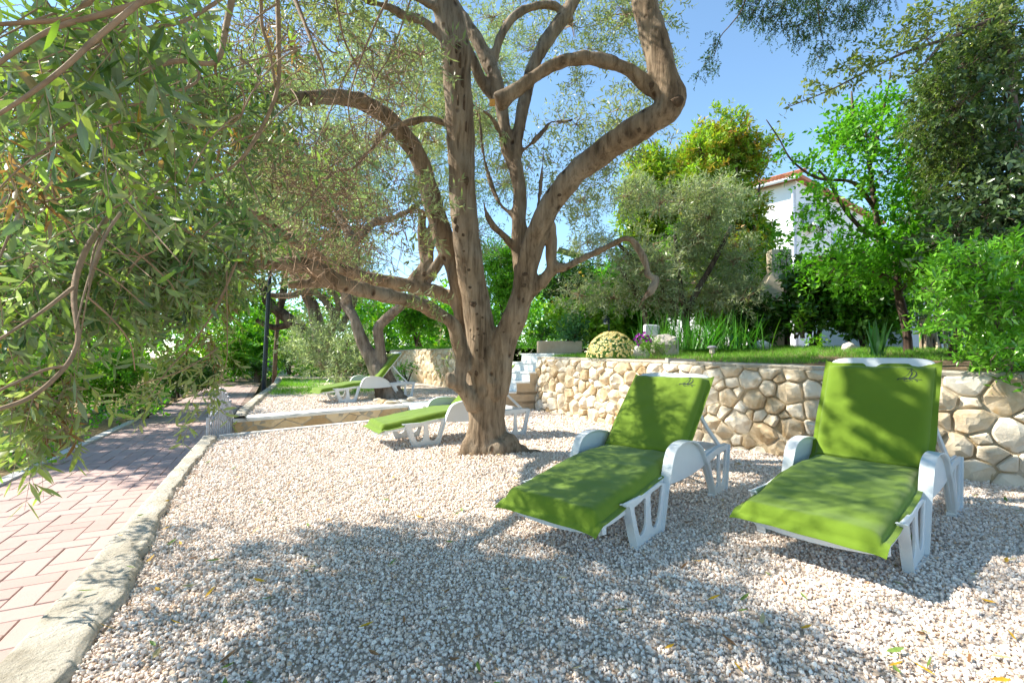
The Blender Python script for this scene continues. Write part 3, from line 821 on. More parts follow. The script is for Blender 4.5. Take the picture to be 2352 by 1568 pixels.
# grass blades
def grass(name, pts, h, pal, wdt=.004, lean=.45):
    n = len(pts); p = np.array(pts); d = unit(np.concatenate([rng.normal(0, lean, (n,2)), np.ones((n,1))], 1))
    F = Fol(); pal = np.array(pal); F.leaves(p, d, rdir(n), h*rng.uniform(.5, 1.3, n), wdt*rng.uniform(.7, 1.3, n), pal[rng.integers(0, len(pal), n)]*rng.uniform(.7, 1.3, (n,1)))
    return F.build_leaves(name, M_GRASS, None, None, 'far')
GP = [(.10,.26,.02),(.14,.33,.03),(.17,.38,.04),(.22,.40,.06)]
pts = []
while len(pts) < 45000:
    s = random.uniform(.2, wl.len-.3); d = .22 + 4.6*random.random()**1.2
    b = wl.at(s); nn = wl.nrm(s); v = (max(0, d-.13)/16)**(1/1.7)
    p = b + (-nn).lerp(Vector((.52,.854,0)), min(1, v*1.6)).normalized()*d
    if noise.noise(Vector((p.x*1.6, p.y*1.6, 5))) < -.32 + max(0, .5 - d)*1.8: continue
    if p.x/p.y > 1.2 or (d < 1.6 and p.x > 3.6): continue
    pts.append((p.x, p.y, w_top(s) + .012 + .24*min(1, d/4.2) + .05*max(0, min(1, (d-4.2)/6))))
grass('lawn_grass', pts, .07, GP)
pts = []
while len(pts) < 14000:
    y = random.uniform(10.2, 16.5); x = t2_left(y) + .25 + random.random()**1.3*3.2
    if noise.noise(Vector((x*.8, y*.8, 9))) < -.1 and random.random() < .85: continue
    if y < 10.8 and random.random() < .5: continue
    pts.append((x, y, Z2 + .0))
grass('terrace_grass', pts, .13, GP, .006)
pts = []
while len(pts) < 9000:
    x = random.uniform(-7, 2.5); y = float(np.interp(x, [-9,-4.6,-3.3,-2.1,-1,-.35,8], [20,17.6,15.5,13.6,11.9,10.8,10.0])) + .15 + random.random()*6
    pts.append((x, y, 1.18 + .3*(random.random()*.2)))
grass('garden_grass', pts, .16, GP, .010)

# ================================================================== SUN LOUNGERS
def catm(pts, sub=5, closed=False):
    n = len(pts); out = []
    rngi = range(n) if closed else range(n-1)
    for i in rngi:
        g = (lambda k: pts[k % n]) if closed else (lambda k: pts[max(0, min(n-1, k))])
        p0, p1, p2, p3 = g(i-1), g(i), g(i+1), g(i+2)
        for j in range(sub):
            t = j/sub
            out.append(tuple(.5*((2*p1[k])+(p2[k]-p0[k])*t+(2*p0[k]-5*p1[k]+4*p2[k]-p3[k])*t*t+(3*p1[k]-p0[k]-3*p2[k]+p3[k])*t**3) for k in range(2)))
    if not closed: out.append(tuple(pts[-1]))
    return out
def plate(name, outline, holes, y, thick, mat, parent, bevel=.003):
    """flat moulded plate in the x-z plane with holes, centred on y"""
    cu = bpy.data.curves.new(name, 'CURVE'); cu.dimensions = '2D'; cu.fill_mode = 'BOTH'
    cu.extrude = max(thick/2 - bevel, .0005); cu.bevel_depth = bevel; cu.bevel_resolution = 1
    for loop in [outline] + holes:
        sp = cu.splines.new('POLY'); sp.points.add(len(loop)-1); sp.use_cyclic_u = True
        for p, q in zip(sp.points, loop): p.co = (q[0], q[1], 0, 1)
    o = bpy.data.objects.new(name, cu); COL.objects.link(o)
    dg = bpy.context.evaluated_depsgraph_get(); dg.update()
    me = bpy.data.meshes.new_from_object(o.evaluated_get(dg))
    bpy.data.objects.remove(o); bpy.data.curves.remove(cu)
    me.transform(Matrix(((1,0,0,0),(0,0,-1,y),(0,1,0,0),(0,0,0,1))))
    me.materials.clear(); me.materials.append(mat); me.name = name
    return link(name, me, parent)
def band(mb, path, y, width, thick, closed=False):
    """flange: strip of given width across y following an x-z path, thickness inward"""
    n = len(path); V = []
    for i in range(n):
        a = path[(i-1) % n] if closed or i else path[i]; b = path[(i+1) % n] if closed or i < n-1 else path[i]
        dx, dz = b[0]-a[0], b[1]-a[1]; l = math.hypot(dx, dz) or 1; nx, nz = -dz/l, dx/l
        w = width(i/(n-1)) if callable(width) else width; e = min(.006, thick*.6)
        for yy, t in ((-w/2, -thick), (-w/2, -e), (-w/2+e, 0), (w/2-e, 0), (w/2, -e), (w/2, -thick)):
            V.append((path[i][0]+nx*t, y+yy, path[i][1]+nz*t))
    F = []
    for i in range(n if closed else n-1):
        j = (i+1) % n
        for k in range(6): F.append((i*6+k, i*6+(k+1)%6, j*6+(k+1)%6, j*6+k))
    if not closed: F += [tuple(range(5,-1,-1)), tuple(range((n-1)*6, n*6))]
    mb.add(V, F)
FRONT_OUT = [(.20,.262),(.228,.25),(.25,.19),(.285,.09),(.318,.012),(.335,.002),(.60,.002),(.622,.008),(.636,.035),(.66,.11),(.69,.19),(.715,.262),(.60,.288),(.40,.262)]
FRONT_H = [catm([(.30,.225),(.36,.235),(.435,.242),(.442,.17),(.438,.09),(.40,.055),(.362,.058),(.338,.10),(.315,.165)], 3, True),
           catm([(.495,.248),(.57,.262),(.652,.268),(.635,.19),(.608,.10),(.575,.056),(.53,.052),(.502,.09),(.495,.17)], 3, True)]
REAR_OUT = [(1.33,.30),(1.372,.24),(1.43,.14),(1.495,.03),(1.515,.004),(1.74,.004),(1.782,.008),(1.80,.05),(1.825,.17),(1.856,.30),(1.862,.33),(1.6,.335)]
REAR_H = [catm([(1.455,.262),(1.54,.275),(1.632,.285),(1.632,.18),(1.628,.085),(1.592,.052),(1.556,.062),(1.515,.135)], 3, True),
          catm([(1.675,.288),(1.75,.292),(1.815,.292),(1.795,.18),(1.765,.085),(1.728,.052),(1.688,.06),(1.675,.15)], 3, True)]
RAIL_TOP = [(.045,.234),(.15,.248),(.35,.28),(.60,.318),(.8,.335),(1.1,.345),(1.5,.342),(1.86,.335)]
RAIL_BOT = [(1.86,.285),(1.5,.270),(1.1,.262),(.8,.262),(.6,.255),(.35,.215),(.12,.192),(.05,.190)]
ARM_TOP = [(.630,.012),(.652,.085),(.685,.20),(.705,.262),(.738,.345),(.785,.425),(.86,.458),(.965,.466),(1.08,.452),(1.18,.418),(1.26,.365),(1.315,.30),(1.375,.236),(1.435,.135),(1.498,.016)]
def make_lounger(label, group):
    t = thing('sun_lounger', label, 'sun lounger', (0,0,0), group)
    for s in (1, -1):
        y = s*.326
        plate('front_leg', FRONT_OUT, FRONT_H, y, .016, M_WHITE, t); plate('rear_leg', REAR_OUT, REAR_H, y, .016, M_WHITE, t)
    for s in (1, -1):
        y = s*.326
        m = MB(); band(m, catm(FRONT_OUT[:8], 3), y, .046, .008); m.build('front_leg_flange', M_WHITE, t, smooth=False)
        m = MB(); band(m, catm(REAR_OUT[3:11], 3), y, .046, .008); m.build('rear_leg_flange', M_WHITE, t)
        top, bot = catm([(a, b-.030 if a < 1.3 else b-.004) for a, b in RAIL_TOP], 4), catm(RAIL_BOT, 4)
        plate('side_rail', top + bot, [], y - s*.020, .020, M_WHITE, t, .005)
        arm = catm(ARM_TOP, 5)
        panel = [p for p in arm if p[1] > .262] + [(1.30,.252),(1.1,.24),(.9,.24),(.74,.25)]
        plate('arm_panel', panel, [], y - s*.004, .02, M_WHITE, t, .004)
        m = MB(); band(m, arm[::-1], y + s*.004, lambda q: .046 + .018*math.sin(math.pi*q)**.7, .012); o = m.build('armrest', M_WHITE, t)
        for f in o.data.polygons: f.use_smooth = True
        md = o.modifiers.new('e', 'EDGE_SPLIT'); md.split_angle = math.radians(40)
    m = MB(); xs = np.linspace(.0, 1.05, 13)
    for k, x in enumerate(xs):
        z = float(np.interp(x, [p[0] for p in RAIL_TOP], [p[1] for p in RAIL_TOP])) - .024
        m.box(x, x+.072, -.306, .306, z-.016, z-.004)
    m.build('seat_slats', M_WHITE, t)
    m = MB()   # curved front apron
    V = []
    for i in range(17):
        y = -.318 + .636*i/16; sag = .018*(1-(y/.318)**2); bow = .035*(1-(y/.318)**2)
        for dx, z in ((-.012,.208),( -.022,.19),(-.012,.16),(.02,.155),(.02,.208)): V.append((dx-bow+.02, y, z-sag))
    m.add(V, [(i*5+k, i*5+(k+1)%5, (i+1)*5+(k+1)%5, (i+1)*5+k) for i in range(16) for k in range(5)] + [tuple(range(4,-1,-1)), tuple(range(80,85))])
    m.build('front_apron', M_WHITE, t, smooth=False)
    m = MB(); m.box(1.825, 1.858, -.326, .326, .27, .325); m.build('rear_crossbar', M_WHITE, t)
    return t
HX, HZ = 1.06, .315
def add_back(t, ang, ln):
    """backrest hinged at (HX, HZ), tilted up by ang, with its props"""
    ca, sa = math.cos(ang), math.sin(ang)
    def B(u, y, d): return (HX + ca*u - sa*d, y, HZ + sa*u + ca*d)
    hw = .272
    m = MB(); sec = []
    N = 26
    outl = []
    for i in range(N+1):     # rounded top outline
        a = math.pi*i/N
        outl.append((ln - .07 + .07*abs(math.sin(a))**.55, hw*(math.copysign(abs(math.cos(a))**.35, math.cos(a)))))
    outl = [(0, hw)] + outl + [(0, -hw)]
    n = len(outl); cu_ = sum(p[0] for p in outl)/n
    for d in (-.012, .012):
        for u, y in outl: m.v.append(B(u, y, d))
    m.f.append(tuple(range(n-1, -1, -1))); m.f.append(tuple(range(n, 2*n)))
    m.f += [(i, (i+1) % n, n+(i+1) % n, n+i) for i in range(n)]
    bk = m.build('backrest', M_WHITE, t)
    # rolled rim round the back
    m = MB(); m.tube([B(u, y, -.006) for u, y in outl], [.017]*n, 8); m.build('backrest_rim', M_WHITE, bk, smooth=True)
    m = MB()
    for k in range(6): m.add([B(.1+.1*k, y, d) for y in (-.2,.2) for d in (-.0135,-.03)] + [B(.13+.1*k, y, d) for y in (-.2,.2) for d in (-.0135,-.03)], [(0,1,3,2),(4,6,7,5),(0,4,5,1),(2,3,7,6),(0,2,6,4),(1,5,7,3)])
    m.build('backrest_ribs', M_WHITE, bk)
    for s in (1, -1):
        a = Vector(B(ln*.60, s*.255, -.02)); b = Vector((min(1.76, HX + ca*ln*.60 + .32), s*.30, .345))
        m = MB(); m.tube([a, a.lerp(b, .5) + Vector((-.008,0,-.008)), b], [.016,.015,.017], 6); m.build('prop', M_WHITE, t)
    return B
def emblem(B, parent, ox, oy, size, dfn):
    """line drawing of a small sailing boat, stitched on the cushion; x to the right, y up, in emblem units"""
    strokes = [([(0,.02),(.14,.32),(.2,.62),(.13,.86)], .016, .02), ([(-.42,.08),(-.12,.35),(.02,.62),(.12,.88)], .007, .012),
               ([(.15,.8),(.24,.6),(.2,.4),(.1,.2),(.02,.04)], .011, .02), ([(.16,.9),(.36,.82),(.53,.6),(.5,.36),(.38,.18),(.26,.1)], .012, .03),
               ([(.62,.46),(.55,.28),(.4,.12)], .006, .012), ([(-.46,.1),(-.25,.12),(0,.06),(.3,.12),(.42,.16)], .012, .02),
               ([(-.82,-.09),(-.74,-.1),(-.68,.0),(-.4,.0),(0,.02),(.3,.01),(.6,-.05),(.98,-.08)], .03, .012), ([(.02,.0),(.18,-.1),(.34,-.23)], .022, .01),
               ([(-.1,-.05),(-.28,-.08),(-.3,-.17),(-.18,-.24),(-.02,-.22)], .012, .016), ([(-.02,-.24),(.06,-.2),(.16,-.25)], .008, .01),
               ([(.45,-.12),(.6,-.14),(.68,-.22),(.58,-.26)], .012, .016), ([(-.18,1.0),(-.08,.97),(.04,1.0),(.12,.9)], .02, .012),
               ([(.04,1.04),(.16,1.06),(.18,.96),(.12,.88)], .014, .02)]
    m = MB()
    for pts, w0, w1 in strokes:
        c = catm(pts, 5); n = len(c); V = []
        for i in range(n):
            a, b = c[max(0,i-1)], c[min(n-1,i+1)]; dx, dy = b[0]-a[0], b[1]-a[1]; l = math.hypot(dx,dy) or 1
            w = 1.5*(w0+(w1-w0)*i/(n-1))*(1 if 0 < i < n-1 else .4)
            for s in (1,-1):
                x, y = c[i][0]-dy/l*w*s, c[i][1]+dx/l*w*s
                u, v = oy + y*size, ox + x*size
                V.append(B(u, -v, dfn(u, v)))
        m.add(V, [(2*i, 2*i+1, 2*i+3, 2*i+2) for i in range(n-1)])
    return m.build('emblem', M_INK, parent)
def make_cushion(label, group, ang, ln, seed, top_over=.0, flat=1.0):
    t = thing('lounger_cushion', label, 'cushion', (0,0,0), group)
    W, NU, NV, fl = .328, 96, 40, .030
    ca, sa = math.cos(ang), math.sin(ang)
    seat_top = lambda x: float(np.interp(x, [p[0] for p in RAIL_TOP], [p[1] for p in RAIL_TOP])) - .022
    L1, L2 = HX + .05, ln - .035 + top_over
    def frame(s):      # s arc length from the foot end: point under cushion, tangent
        if s < L1 - .05: x = s - .055; return Vector((x, 0, seat_top(max(x, 0)) - (.03*max(0, -x)/.05))), Vector((1,0,.12)).normalized()
        u = s - L1 - .02
        if u > .04: return Vector((HX + ca*u - sa*.013, 0, HZ + sa*u + ca*.013)), Vector((ca,0,sa))
        k = (s-(L1-.05))/.11; a = Vector((L1-.105, 0, seat_top(1.0))); b = Vector((HX + ca*.04 - sa*.013, 0, HZ+sa*.04 + ca*.013))
        return a.lerp(b, k), Vector((1,0,.12)).normalized().lerp(Vector((ca,0,sa)), k).normalized()
    T = L1 + .02 + L2
    def thick(s, y):
        ey = min(1, max(0, (W - fl - abs(y))/.052)); es = min(1, max(0, (min(s, T-s) - fl)/.052))
        eh = min(1, max(0, (abs(s - L1) - .004)/.06)) if True else 1
        f = lambda q: (1-(1-q)**2)**.5
        return .0035 + flat*.056*f(ey)*f(es)*(.28+.72*f(eh))
    rd = Vector((seed*3.1, seed*1.7, 0))
    def P3(s, y, side):
        p, tg = frame(s); nn = Vector((-tg.z, 0, tg.x))
        th = thick(s, y)
        wr = .0045*noise.noise(Vector((s*5, y*7, 1)) + rd) + .003*noise.noise(Vector((s*14, y*9, 4)) + rd)
        wr += .004*noise.noise(Vector((s*30, y*3, 8)) + rd)*max(0, 1-abs(s-L1)/.2) + .005*noise.noise(Vector((s*3, y*26, 2)) + rd)*max(0, 1-min(s, T-s)/.16)
        edge = min(1, min(W-abs(y), min(s, T-s))/.05)
        pinch = 1 - .085*max(0, 1-abs(s-L1+.10)/.34) - (.04 if s > L1 + .2 else .04*max(0, (s-L1)/.2) if s > L1 else 0)
        yy = y*pinch*(1+.012*noise.noise(Vector((s*3, 0, 3))+rd))
        # corner ears stick out, edges droop slightly
        drp = -.009*(1-edge)*(1+noise.noise(Vector((s*6, y*6, 6))+rd))
        q = p + nn*(th*(1 if side else -.0) + (wr*edge + wr*.5 if side else 0) + drp + .004)
        ear = (max(0, abs(y)/W-.8)/.2)**2
        es = s; q += tg*(.02*ear*(1 if s > T-.1 else (-1 if s < .1 else 0))*max(0, 1-min(s, T-s)/.1))
        return Vector((q.x, yy, q.z))
    ss = sorted(set(list(np.linspace(0, T, NU)) + [fl*.95, fl*1.05, T-fl*.95, T-fl*1.05, L1-.012, L1, L1+.012, L1-.004, L1+.004]))
    ys = sorted(set(list(np.linspace(-W, W, NV)) + [W-fl*.95, W-fl*1.05, -W+fl*.95, -W+fl*1.05]))
    nu, nv = len(ss), len(ys); V = []
    for side in (1, 0):
        for s in ss:
            for y in ys: V.append(P3(s, y, side))
    F = []
    for i in range(nu-1):
        for j in range(nv-1):
            a = i*nv+j; F.append((a, a+nv, a+nv+1, a+1)[::-1]); b = a + nu*nv; F.append((b, b+nv, b+nv+1, b+1))
    o_ = nu*nv
    for i in range(nu-1):
        F.append((i*nv, (i+1)*nv, o_+(i+1)*nv, o_+i*nv)); F.append((i*nv+nv-1, o_+i*nv+nv-1, o_+(i+1)*nv+nv-1, (i+1)*nv+nv-1))
    for j in range(nv-1):
        F.append((j, o_+j, o_+j+1, j+1)); F.append(((nu-1)*nv+j, (nu-1)*nv+j+1, o_+(nu-1)*nv+j+1, o_+(nu-1)*nv+j))
    m = MB(); m.add(V, F); c = m.build('cover', M_GREEN, t, smooth=True)
    md = c.modifiers.new('e', 'EDGE_SPLIT'); md.split_angle = math.radians(65)
    return t, P3, L1, T
LOUNGERS = [  # x, y, z, yaw, back angle, back length, label, cushion label, emblem
 (1.406, 2.232, 0, 39.3, 60.5, .775, 'white plastic sun lounger at the right front, back raised steepest', 'green cushion with boat emblem on the steep lounger at the right front', True),
 (.193, 2.432, 0, 48.2, 43.5, .80, 'white plastic sun lounger just left of the right front one, reclined back', 'green cushion with boat emblem on the reclined lounger right of the olive trunk', True),
 (-1.538, 5.232, 0, 31.7, 43.5, .86, 'white plastic sun lounger standing behind the big olive trunk', 'green cushion on the lounger half hidden behind the big olive trunk', False),
 (-3.72, 8.80, Z2, 38, 50, .83, 'small far white sun lounger behind the forked olive on the upper gravel', 'pale green cushion on the far lounger of the upper terrace', False),
]
proto = make_lounger(LOUNGERS[0][6], 'white plastic sun loungers')
frames = [proto] + [copy_tree(proto) for _ in LOUNGERS]
for i, t in enumerate(frames[:-1]):
    x, y, z, yaw, ang, ln, lab, clab, emb = LOUNGERS[i]
    t['label'] = lab
    add_back(t, math.radians(ang), ln)
    t.location = (x, y, z); t.rotation_euler = (0, 0, math.radians(yaw))
    ct, P3, L1, T = make_cushion(clab, 'green lounger cushions', math.radians(ang), ln, i+1, flat=.70 if i == 0 else 1.0)
    ct.location = (x, y, z); ct.rotation_euler = (0, 0, math.radians(yaw))
    if emb:
        def B(u, y_, d): return P3(T-u, y_, 1) + Vector((-math.sin(math.radians(ang)), 0, math.cos(math.radians(ang))))*.0025
        # P3 runs foot to head, so the distance from the head end is T-u
        sz = .072
        m = emblem(lambda u, y_, d: B(.135 - u, y_, d), ct, .175, 0.0, sz, lambda u, v: 0)
# edge of a fifth lounger at the right border
t5 = frames[-1]; t5['label'] = 'white plastic lounger cut off by the right edge of the photo'
add_back(t5, math.radians(20), .78)
t5.location = (3.01, 1.80, 0); t5.rotation_euler = (0, 0, math.radians(38))

# ================================================================== GATE, POSTS
gp = T2_A + Vector((-.02, -.03, 0))
gt = thing('metal_gate', 'small grey metal gate with arched top and ball finials by the path', 'gate', (gp.x, gp.y, PATH_Z))
GD = Vector((T1_A.x+.0, T1_A.y+.06, 0)) - Vector((gp.x, gp.y, 0)); GW = GD.length; GD = GD.normalized()
def gpt(w, z): return GD*w + Vector((0,0,z))
def arch(w): return .50 + .22*math.sin(math.pi*min(1, max(0, w/GW)))
m = MB()
m.tube([gpt(0,0), gpt(0,arch(0)+.05)], [.022,.022], 6); m.tube([gpt(GW,0), gpt(GW,arch(GW)+.05)], [.022,.022], 6)
m.tube([gpt(GW*k/14, arch(GW*k/14)) for k in range(15)], [.018]*15, 6); m.tube([gpt(GW*k/14, arch(GW*k/14)-.11) for k in range(15)], [.014]*15, 6)
m.tube([gpt(0,.06), gpt(GW,.06)], [.016,.016], 6); m.build('gate_frame', M_METAL, gt)
for k in range(11):
    w = GW*(k+.5)/11
    m = MB(); m.tube([gpt(w, .03), gpt(w, arch(w)+.14)], [.011, .010], 6); b = m.build('bar', M_METAL, gt)
    m = MB(); c = gpt(w, arch(w)+.155); m.lathe([(.001,-.02),(.016,-.012),(.021,0),(.016,.012),(.001,.02)], 8, c); m.build('ball_finial', M_METAL, b, smooth=True)

lp = G(605, 897, .10)
t = thing('lamp_post', 'tall dark painted lamp post beside the path at the terrace edge', 'lamp post', (lp.x, lp.y, 0.0))
m = MB(); m.tube([(0,0,-.4),(0.02,0,.5),(.09,0,2.4),(.14,0,3.5)], [.062,.056,.05,.045], 14); m.build('pole', M_POST, t, smooth=True)
m = MB(); m.lathe([(.10,-.02),(.10,.03),(.065,.05),(.06,.09)], 14); m.build('base_collar', M_POST, t)
m = MB(); m.lathe([(.05,3.48),(.06,3.55),(.17,3.62),(.19,3.85),(.20,3.87),(.05,3.98),(.01,4.0)], 14, (.14,0,0)); m.build('lamp_head', M_POST, t)
wp = G(630, 868, .10)
t = thing('wooden_post', 'weathered wooden pole just behind the lamp post', 'post', (wp.x, wp.y, 0))
m = MB(); m.tube([(0,0,-.3),(.03,0,1),(.09,0,2.2),(.12,.02,3.1)], [.085,.08,.075,.07], 10, wob=.25); m.build('pole', M_WOOD, t, smooth=True)
m = MB(); m.tube([(.08,0,2.0),(.12,-.02,2.02)], [.09,.09], 10); m.build('strap', M_POST, t)

# ================================================================== BIG OLIVE TREE
def px(*pts):   # (px, py, depth, radius in photo px)
    return [P(a, b, y) for a, b, y, r in pts], [r*y/FPX for a, b, y, r in pts]
OB = Vector((-.25, 4.78, 0))
olive = thing('olive_tree', 'big old olive tree on the gravel with many bare limbs and drooping left foliage', 'tree', OB)
tubes = []
def limb(pts, n=12):
    p, r = px(*pts); tubes.append((p, r, n)); return p
limb([(1116,1062,4.78,60),(1116,1020,4.78,50),(1118,960,4.78,41),(1120,900,4.78,44),(1119,850,4.78,52),(1118,800,4.78,46)], 20)
A = limb([(1112,880,4.76,40),(1104,770,4.72,33),(1095,700,4.7,32),(1080,620,4.66,31),(1068,510,4.6,32),(1061,420,4.55,32),(1057,300,4.5,33),(1050,187,4.45,33),(1046,112,4.4,33),(1029,37,4.35,33),(1013,-20,4.3,32),(1000,-160,4.2,28)], 14)
Bl = limb([(1098,870,4.9,26),(1084,790,4.95,26),(1072,744,4.95,24),(1056,654,4.9,24),(1041,605,4.9,23),(1018,549,4.85,24),(996,469,4.8,23),(966,375,4.7,22),(932,319,4.6,22),(898,278,4.5,20),(868,255,4.4,19),(823,231,4.25,19),(760,222,4.0,17),(700,226,3.7,17),(645,222,3.4,16),(560,190,3.0,12)], 12)
C0 = limb([(1090,935,4.66,20),(1072,905,4.6,17),(1054,879,4.58,17),(1062,834,4.56,16),(1053,785,4.52,16),(1040,744,4.48,16),(1010,722,4.42,16),(966,699,4.3,17),(925,688,4.2,17),(850,669,3.95,18),(775,650,3.7,19),(745,628,3.6,18),(700,610,3.45,17),(644,606,3.25,16),(588,609,3.05,15),(540,618,2.9,15),(480,638,2.7,15),(445,652,2.6,14),(412,684,2.5,13)], 12)
limb([(790,653,3.75,16),(735,648,3.62,13),(690,652,3.55,13),(660,655,3.5,11)], 8)
C2 = limb([(1110,800,4.9,20),(1060,715,5.0,17),(1034,684,5.0,17),(963,661,4.9,17),(888,648,4.75,17),(813,631,4.55,15),(749,605,4.35,14),(711,579,4.2,13),(663,549,4.0,11),(600,500,3.7,9),(520,470,3.3,7)], 10)
limb([(945,655,4.88,13),(952,640,4.9,15),(974,609,4.92,12),(972,575,4.95,11),(970,541,4.95,11),(966,480,4.95,9)], 8)
limb([(960,636,4.9,11),(983,606,4.9,10),(989,579,4.92,8),(991,523,4.95,7),(985,490,4.95,5)], 7)
limb([(962,640,4.9,12),(992,622,4.88,12),(1000,610,4.86,10),(1012,586,4.84,6)], 7)
D = limb([(1132,900,4.74,38),(1146,820,4.7,34),(1164,768,4.68,29),(1182,730,4.66,29),(1200,670,4.62,26),(1207,635,4.6,26),(1220,575,4.55,26),(1234,535,4.5,26),(1271,461,4.42,26),(1318,402,4.3,27),(1375,356,4.18,30),(1431,316,4.05,31),(1487,284,3.92,32),(1525,255,3.85,32),(1543,225,3.82,34),(1532,195,3.82,33),(1520,158,3.84,31),(1508,108,3.88,31),(1494,56,3.92,31),(1482,0,3.95,30),(1470,-120,4.0,27)], 14)
limb([(1543,232,3.82,20),(1558,232,3.82,18),(1568,236,3.82,13)], 10)
Fa = limb([(1515,215,3.84,20),(1491,200,3.86,17),(1450,165,3.86,16),(1393,142,3.86,16),(1337,132,3.86,16),(1281,145,3.86,15),(1236,170,3.85,15),(1198,199,3.83,16),(1165,222,3.82,19),(1140,236,3.81,21)], 10)
Gm = limb([(1196,690,4.72,20),(1196,620,4.76,19),(1193,540,4.8,18),(1194,450,4.84,17),(1187,400,4.86,16),(1184,375,4.88,15)], 10)
G1 = limb([(1184,390,4.88,14),(1187,337,4.9,14),(1198,262,4.95,15),(1207,217,5.0,15),(1226,150,5.05,15),(1256,94,5.1,16),(1289,45,5.2,16),(1325,-8,5.3,15),(1380,-100,5.5,12)], 9)
G2 = limb([(1183,385,4.88,14),(1163,337,4.9,15),(1157,281,4.92,16),(1147,225,4.94,17),(1138,180,4.96,17),(1115,131,5.0,17),(1086,75,5.05,15),(1056,30,5.1,14),(1020,-40,5.2,12)], 9)
I_ = limb([(1147,240,4.94,14),(1118,205,4.95,13),(1094,161,4.9,12),(1070,100,4.85,11),(1055,30,4.8,11)], 8)
H = limb([(1136,150,4.98,10),(1138,124,5.0,10),(1153,79,5.05,10),(1180,38,5.1,11),(1213,20,5.15,11),(1258,12,5.2,10),(1290,24,5.22,9),(1312,50,5.25,7)], 8)
J0 = limb([(1205,690,4.62,15),(1222,670,4.6,15),(1244,650,4.58,15),(1262,628,4.56,15),(1280,612,4.55,15)], 9)
J1 = limb([(1268,618,4.55,13),(1267,579,4.54,12),(1271,540,4.54,11),(1268,512,4.54,9)], 8)
J2 = limb([(1275,615,4.55,14),(1300,613,4.5,10),(1341,592,4.42,9),(1393,569,4.32,8),(1442,547,4.22,8),(1470,579,4.18,8),(1487,612,4.15,8),(1489,632,4.13,8),(1508,640,4.1,9),(1500,660,4.08,10),(1482,682,4.06,7),(1466,706,4.05,2)], 8)
limb([(1489,630,4.13,5),(1520,640,4.15,3),(1600,650,4.2,2)], 6)
Kb = limb([(1046,290,4.5,10),(1018,283,4.5,9),(988,274,4.48,9),(943,280,4.42,9),(906,292,4.35,8),(880,310,4.28,7),(846,349,4.15,7),(812,385,4.0,6),(770,395,3.8,5),(720,440,3.5,4)], 7)
Lb = limb([(1030,90,4.38,13),(1000,75,4.35,11),(973,49,4.3,11),(925,34,4.2,10),(898,20,4.1,9),(850,2,3.95,8),(790,-30,3.7,7)], 8)
limb([(1010,20,4.3,12),(980,8,4.2,10),(930,-20,4.1,9)], 7)
limb([(1170,362,4.88,5),(1142,292,4.7,5),(1120,262,4.6,4),(1086,240,4.5,3)], 6)
Nb = limb([(1186,362,4.88,5),(1243,307,4.95,5),(1266,281,5.0,4),(1303,279,5.1,3),(1340,262,5.2,2)], 6)
Ob = limb([(1184,572,4.78,9),(1150,535,4.7,8),(1131,517,4.68,8),(1116,487,4.66,6),(1112,462,4.65,4)], 7)
limb([(1186,500,4.8,8),(1150,470,4.86,6),(1128,420,4.95,6),(1110,350,5.0,4),(1100,250,5.05,3)], 6)
limb([(1200,570,4.7,7),(1225,520,4.8,6),(1240,440,4.9,5),(1250,330,5.0,3)], 6)
# roots and burls at the foot
burls = [((-.43,4.68,.07),(.10,.12,.14)),((-.36,4.62,.05),(.08,.09,.11)),((-.15,4.62,.06),(.12,.10,.14)),((-.03,4.70,.07),(.12,.12,.16)),((.05,4.77,.03),(.13,.12,.08)),((.13,4.70,.0),(.15,.08,.06)),((.22,4.76,.0),(.14,.06,.04)),((-.52,4.66,-.01),(.11,.07,.05)),((-.28,4.60,.02),(.07,.07,.12))]
c = P(1046, 868, 4.56); burls += [((c.x-.03,c.y-.02,c.z-.04),(.06,.05,.06)),((c.x-.06,c.y-.03,c.z+.02),(.04,.04,.05))]
for q in ((1108,900,4.6),(1130,880,4.58),(1140,905,4.6),(1098,925,4.6)):
    c = P(*q); burls.append(((c.x,c.y,c.z),(.055,.05,.07)))
c = P(1558, 238, 3.80); burls.append(((c.x,c.y,c.z),(.06,.06,.06)))
trunk = remesh_tubes('trunk', tubes, M_BARK, olive, OB, voxel=.0185, sm=5, amp=.016, fr=7, extra=burls)
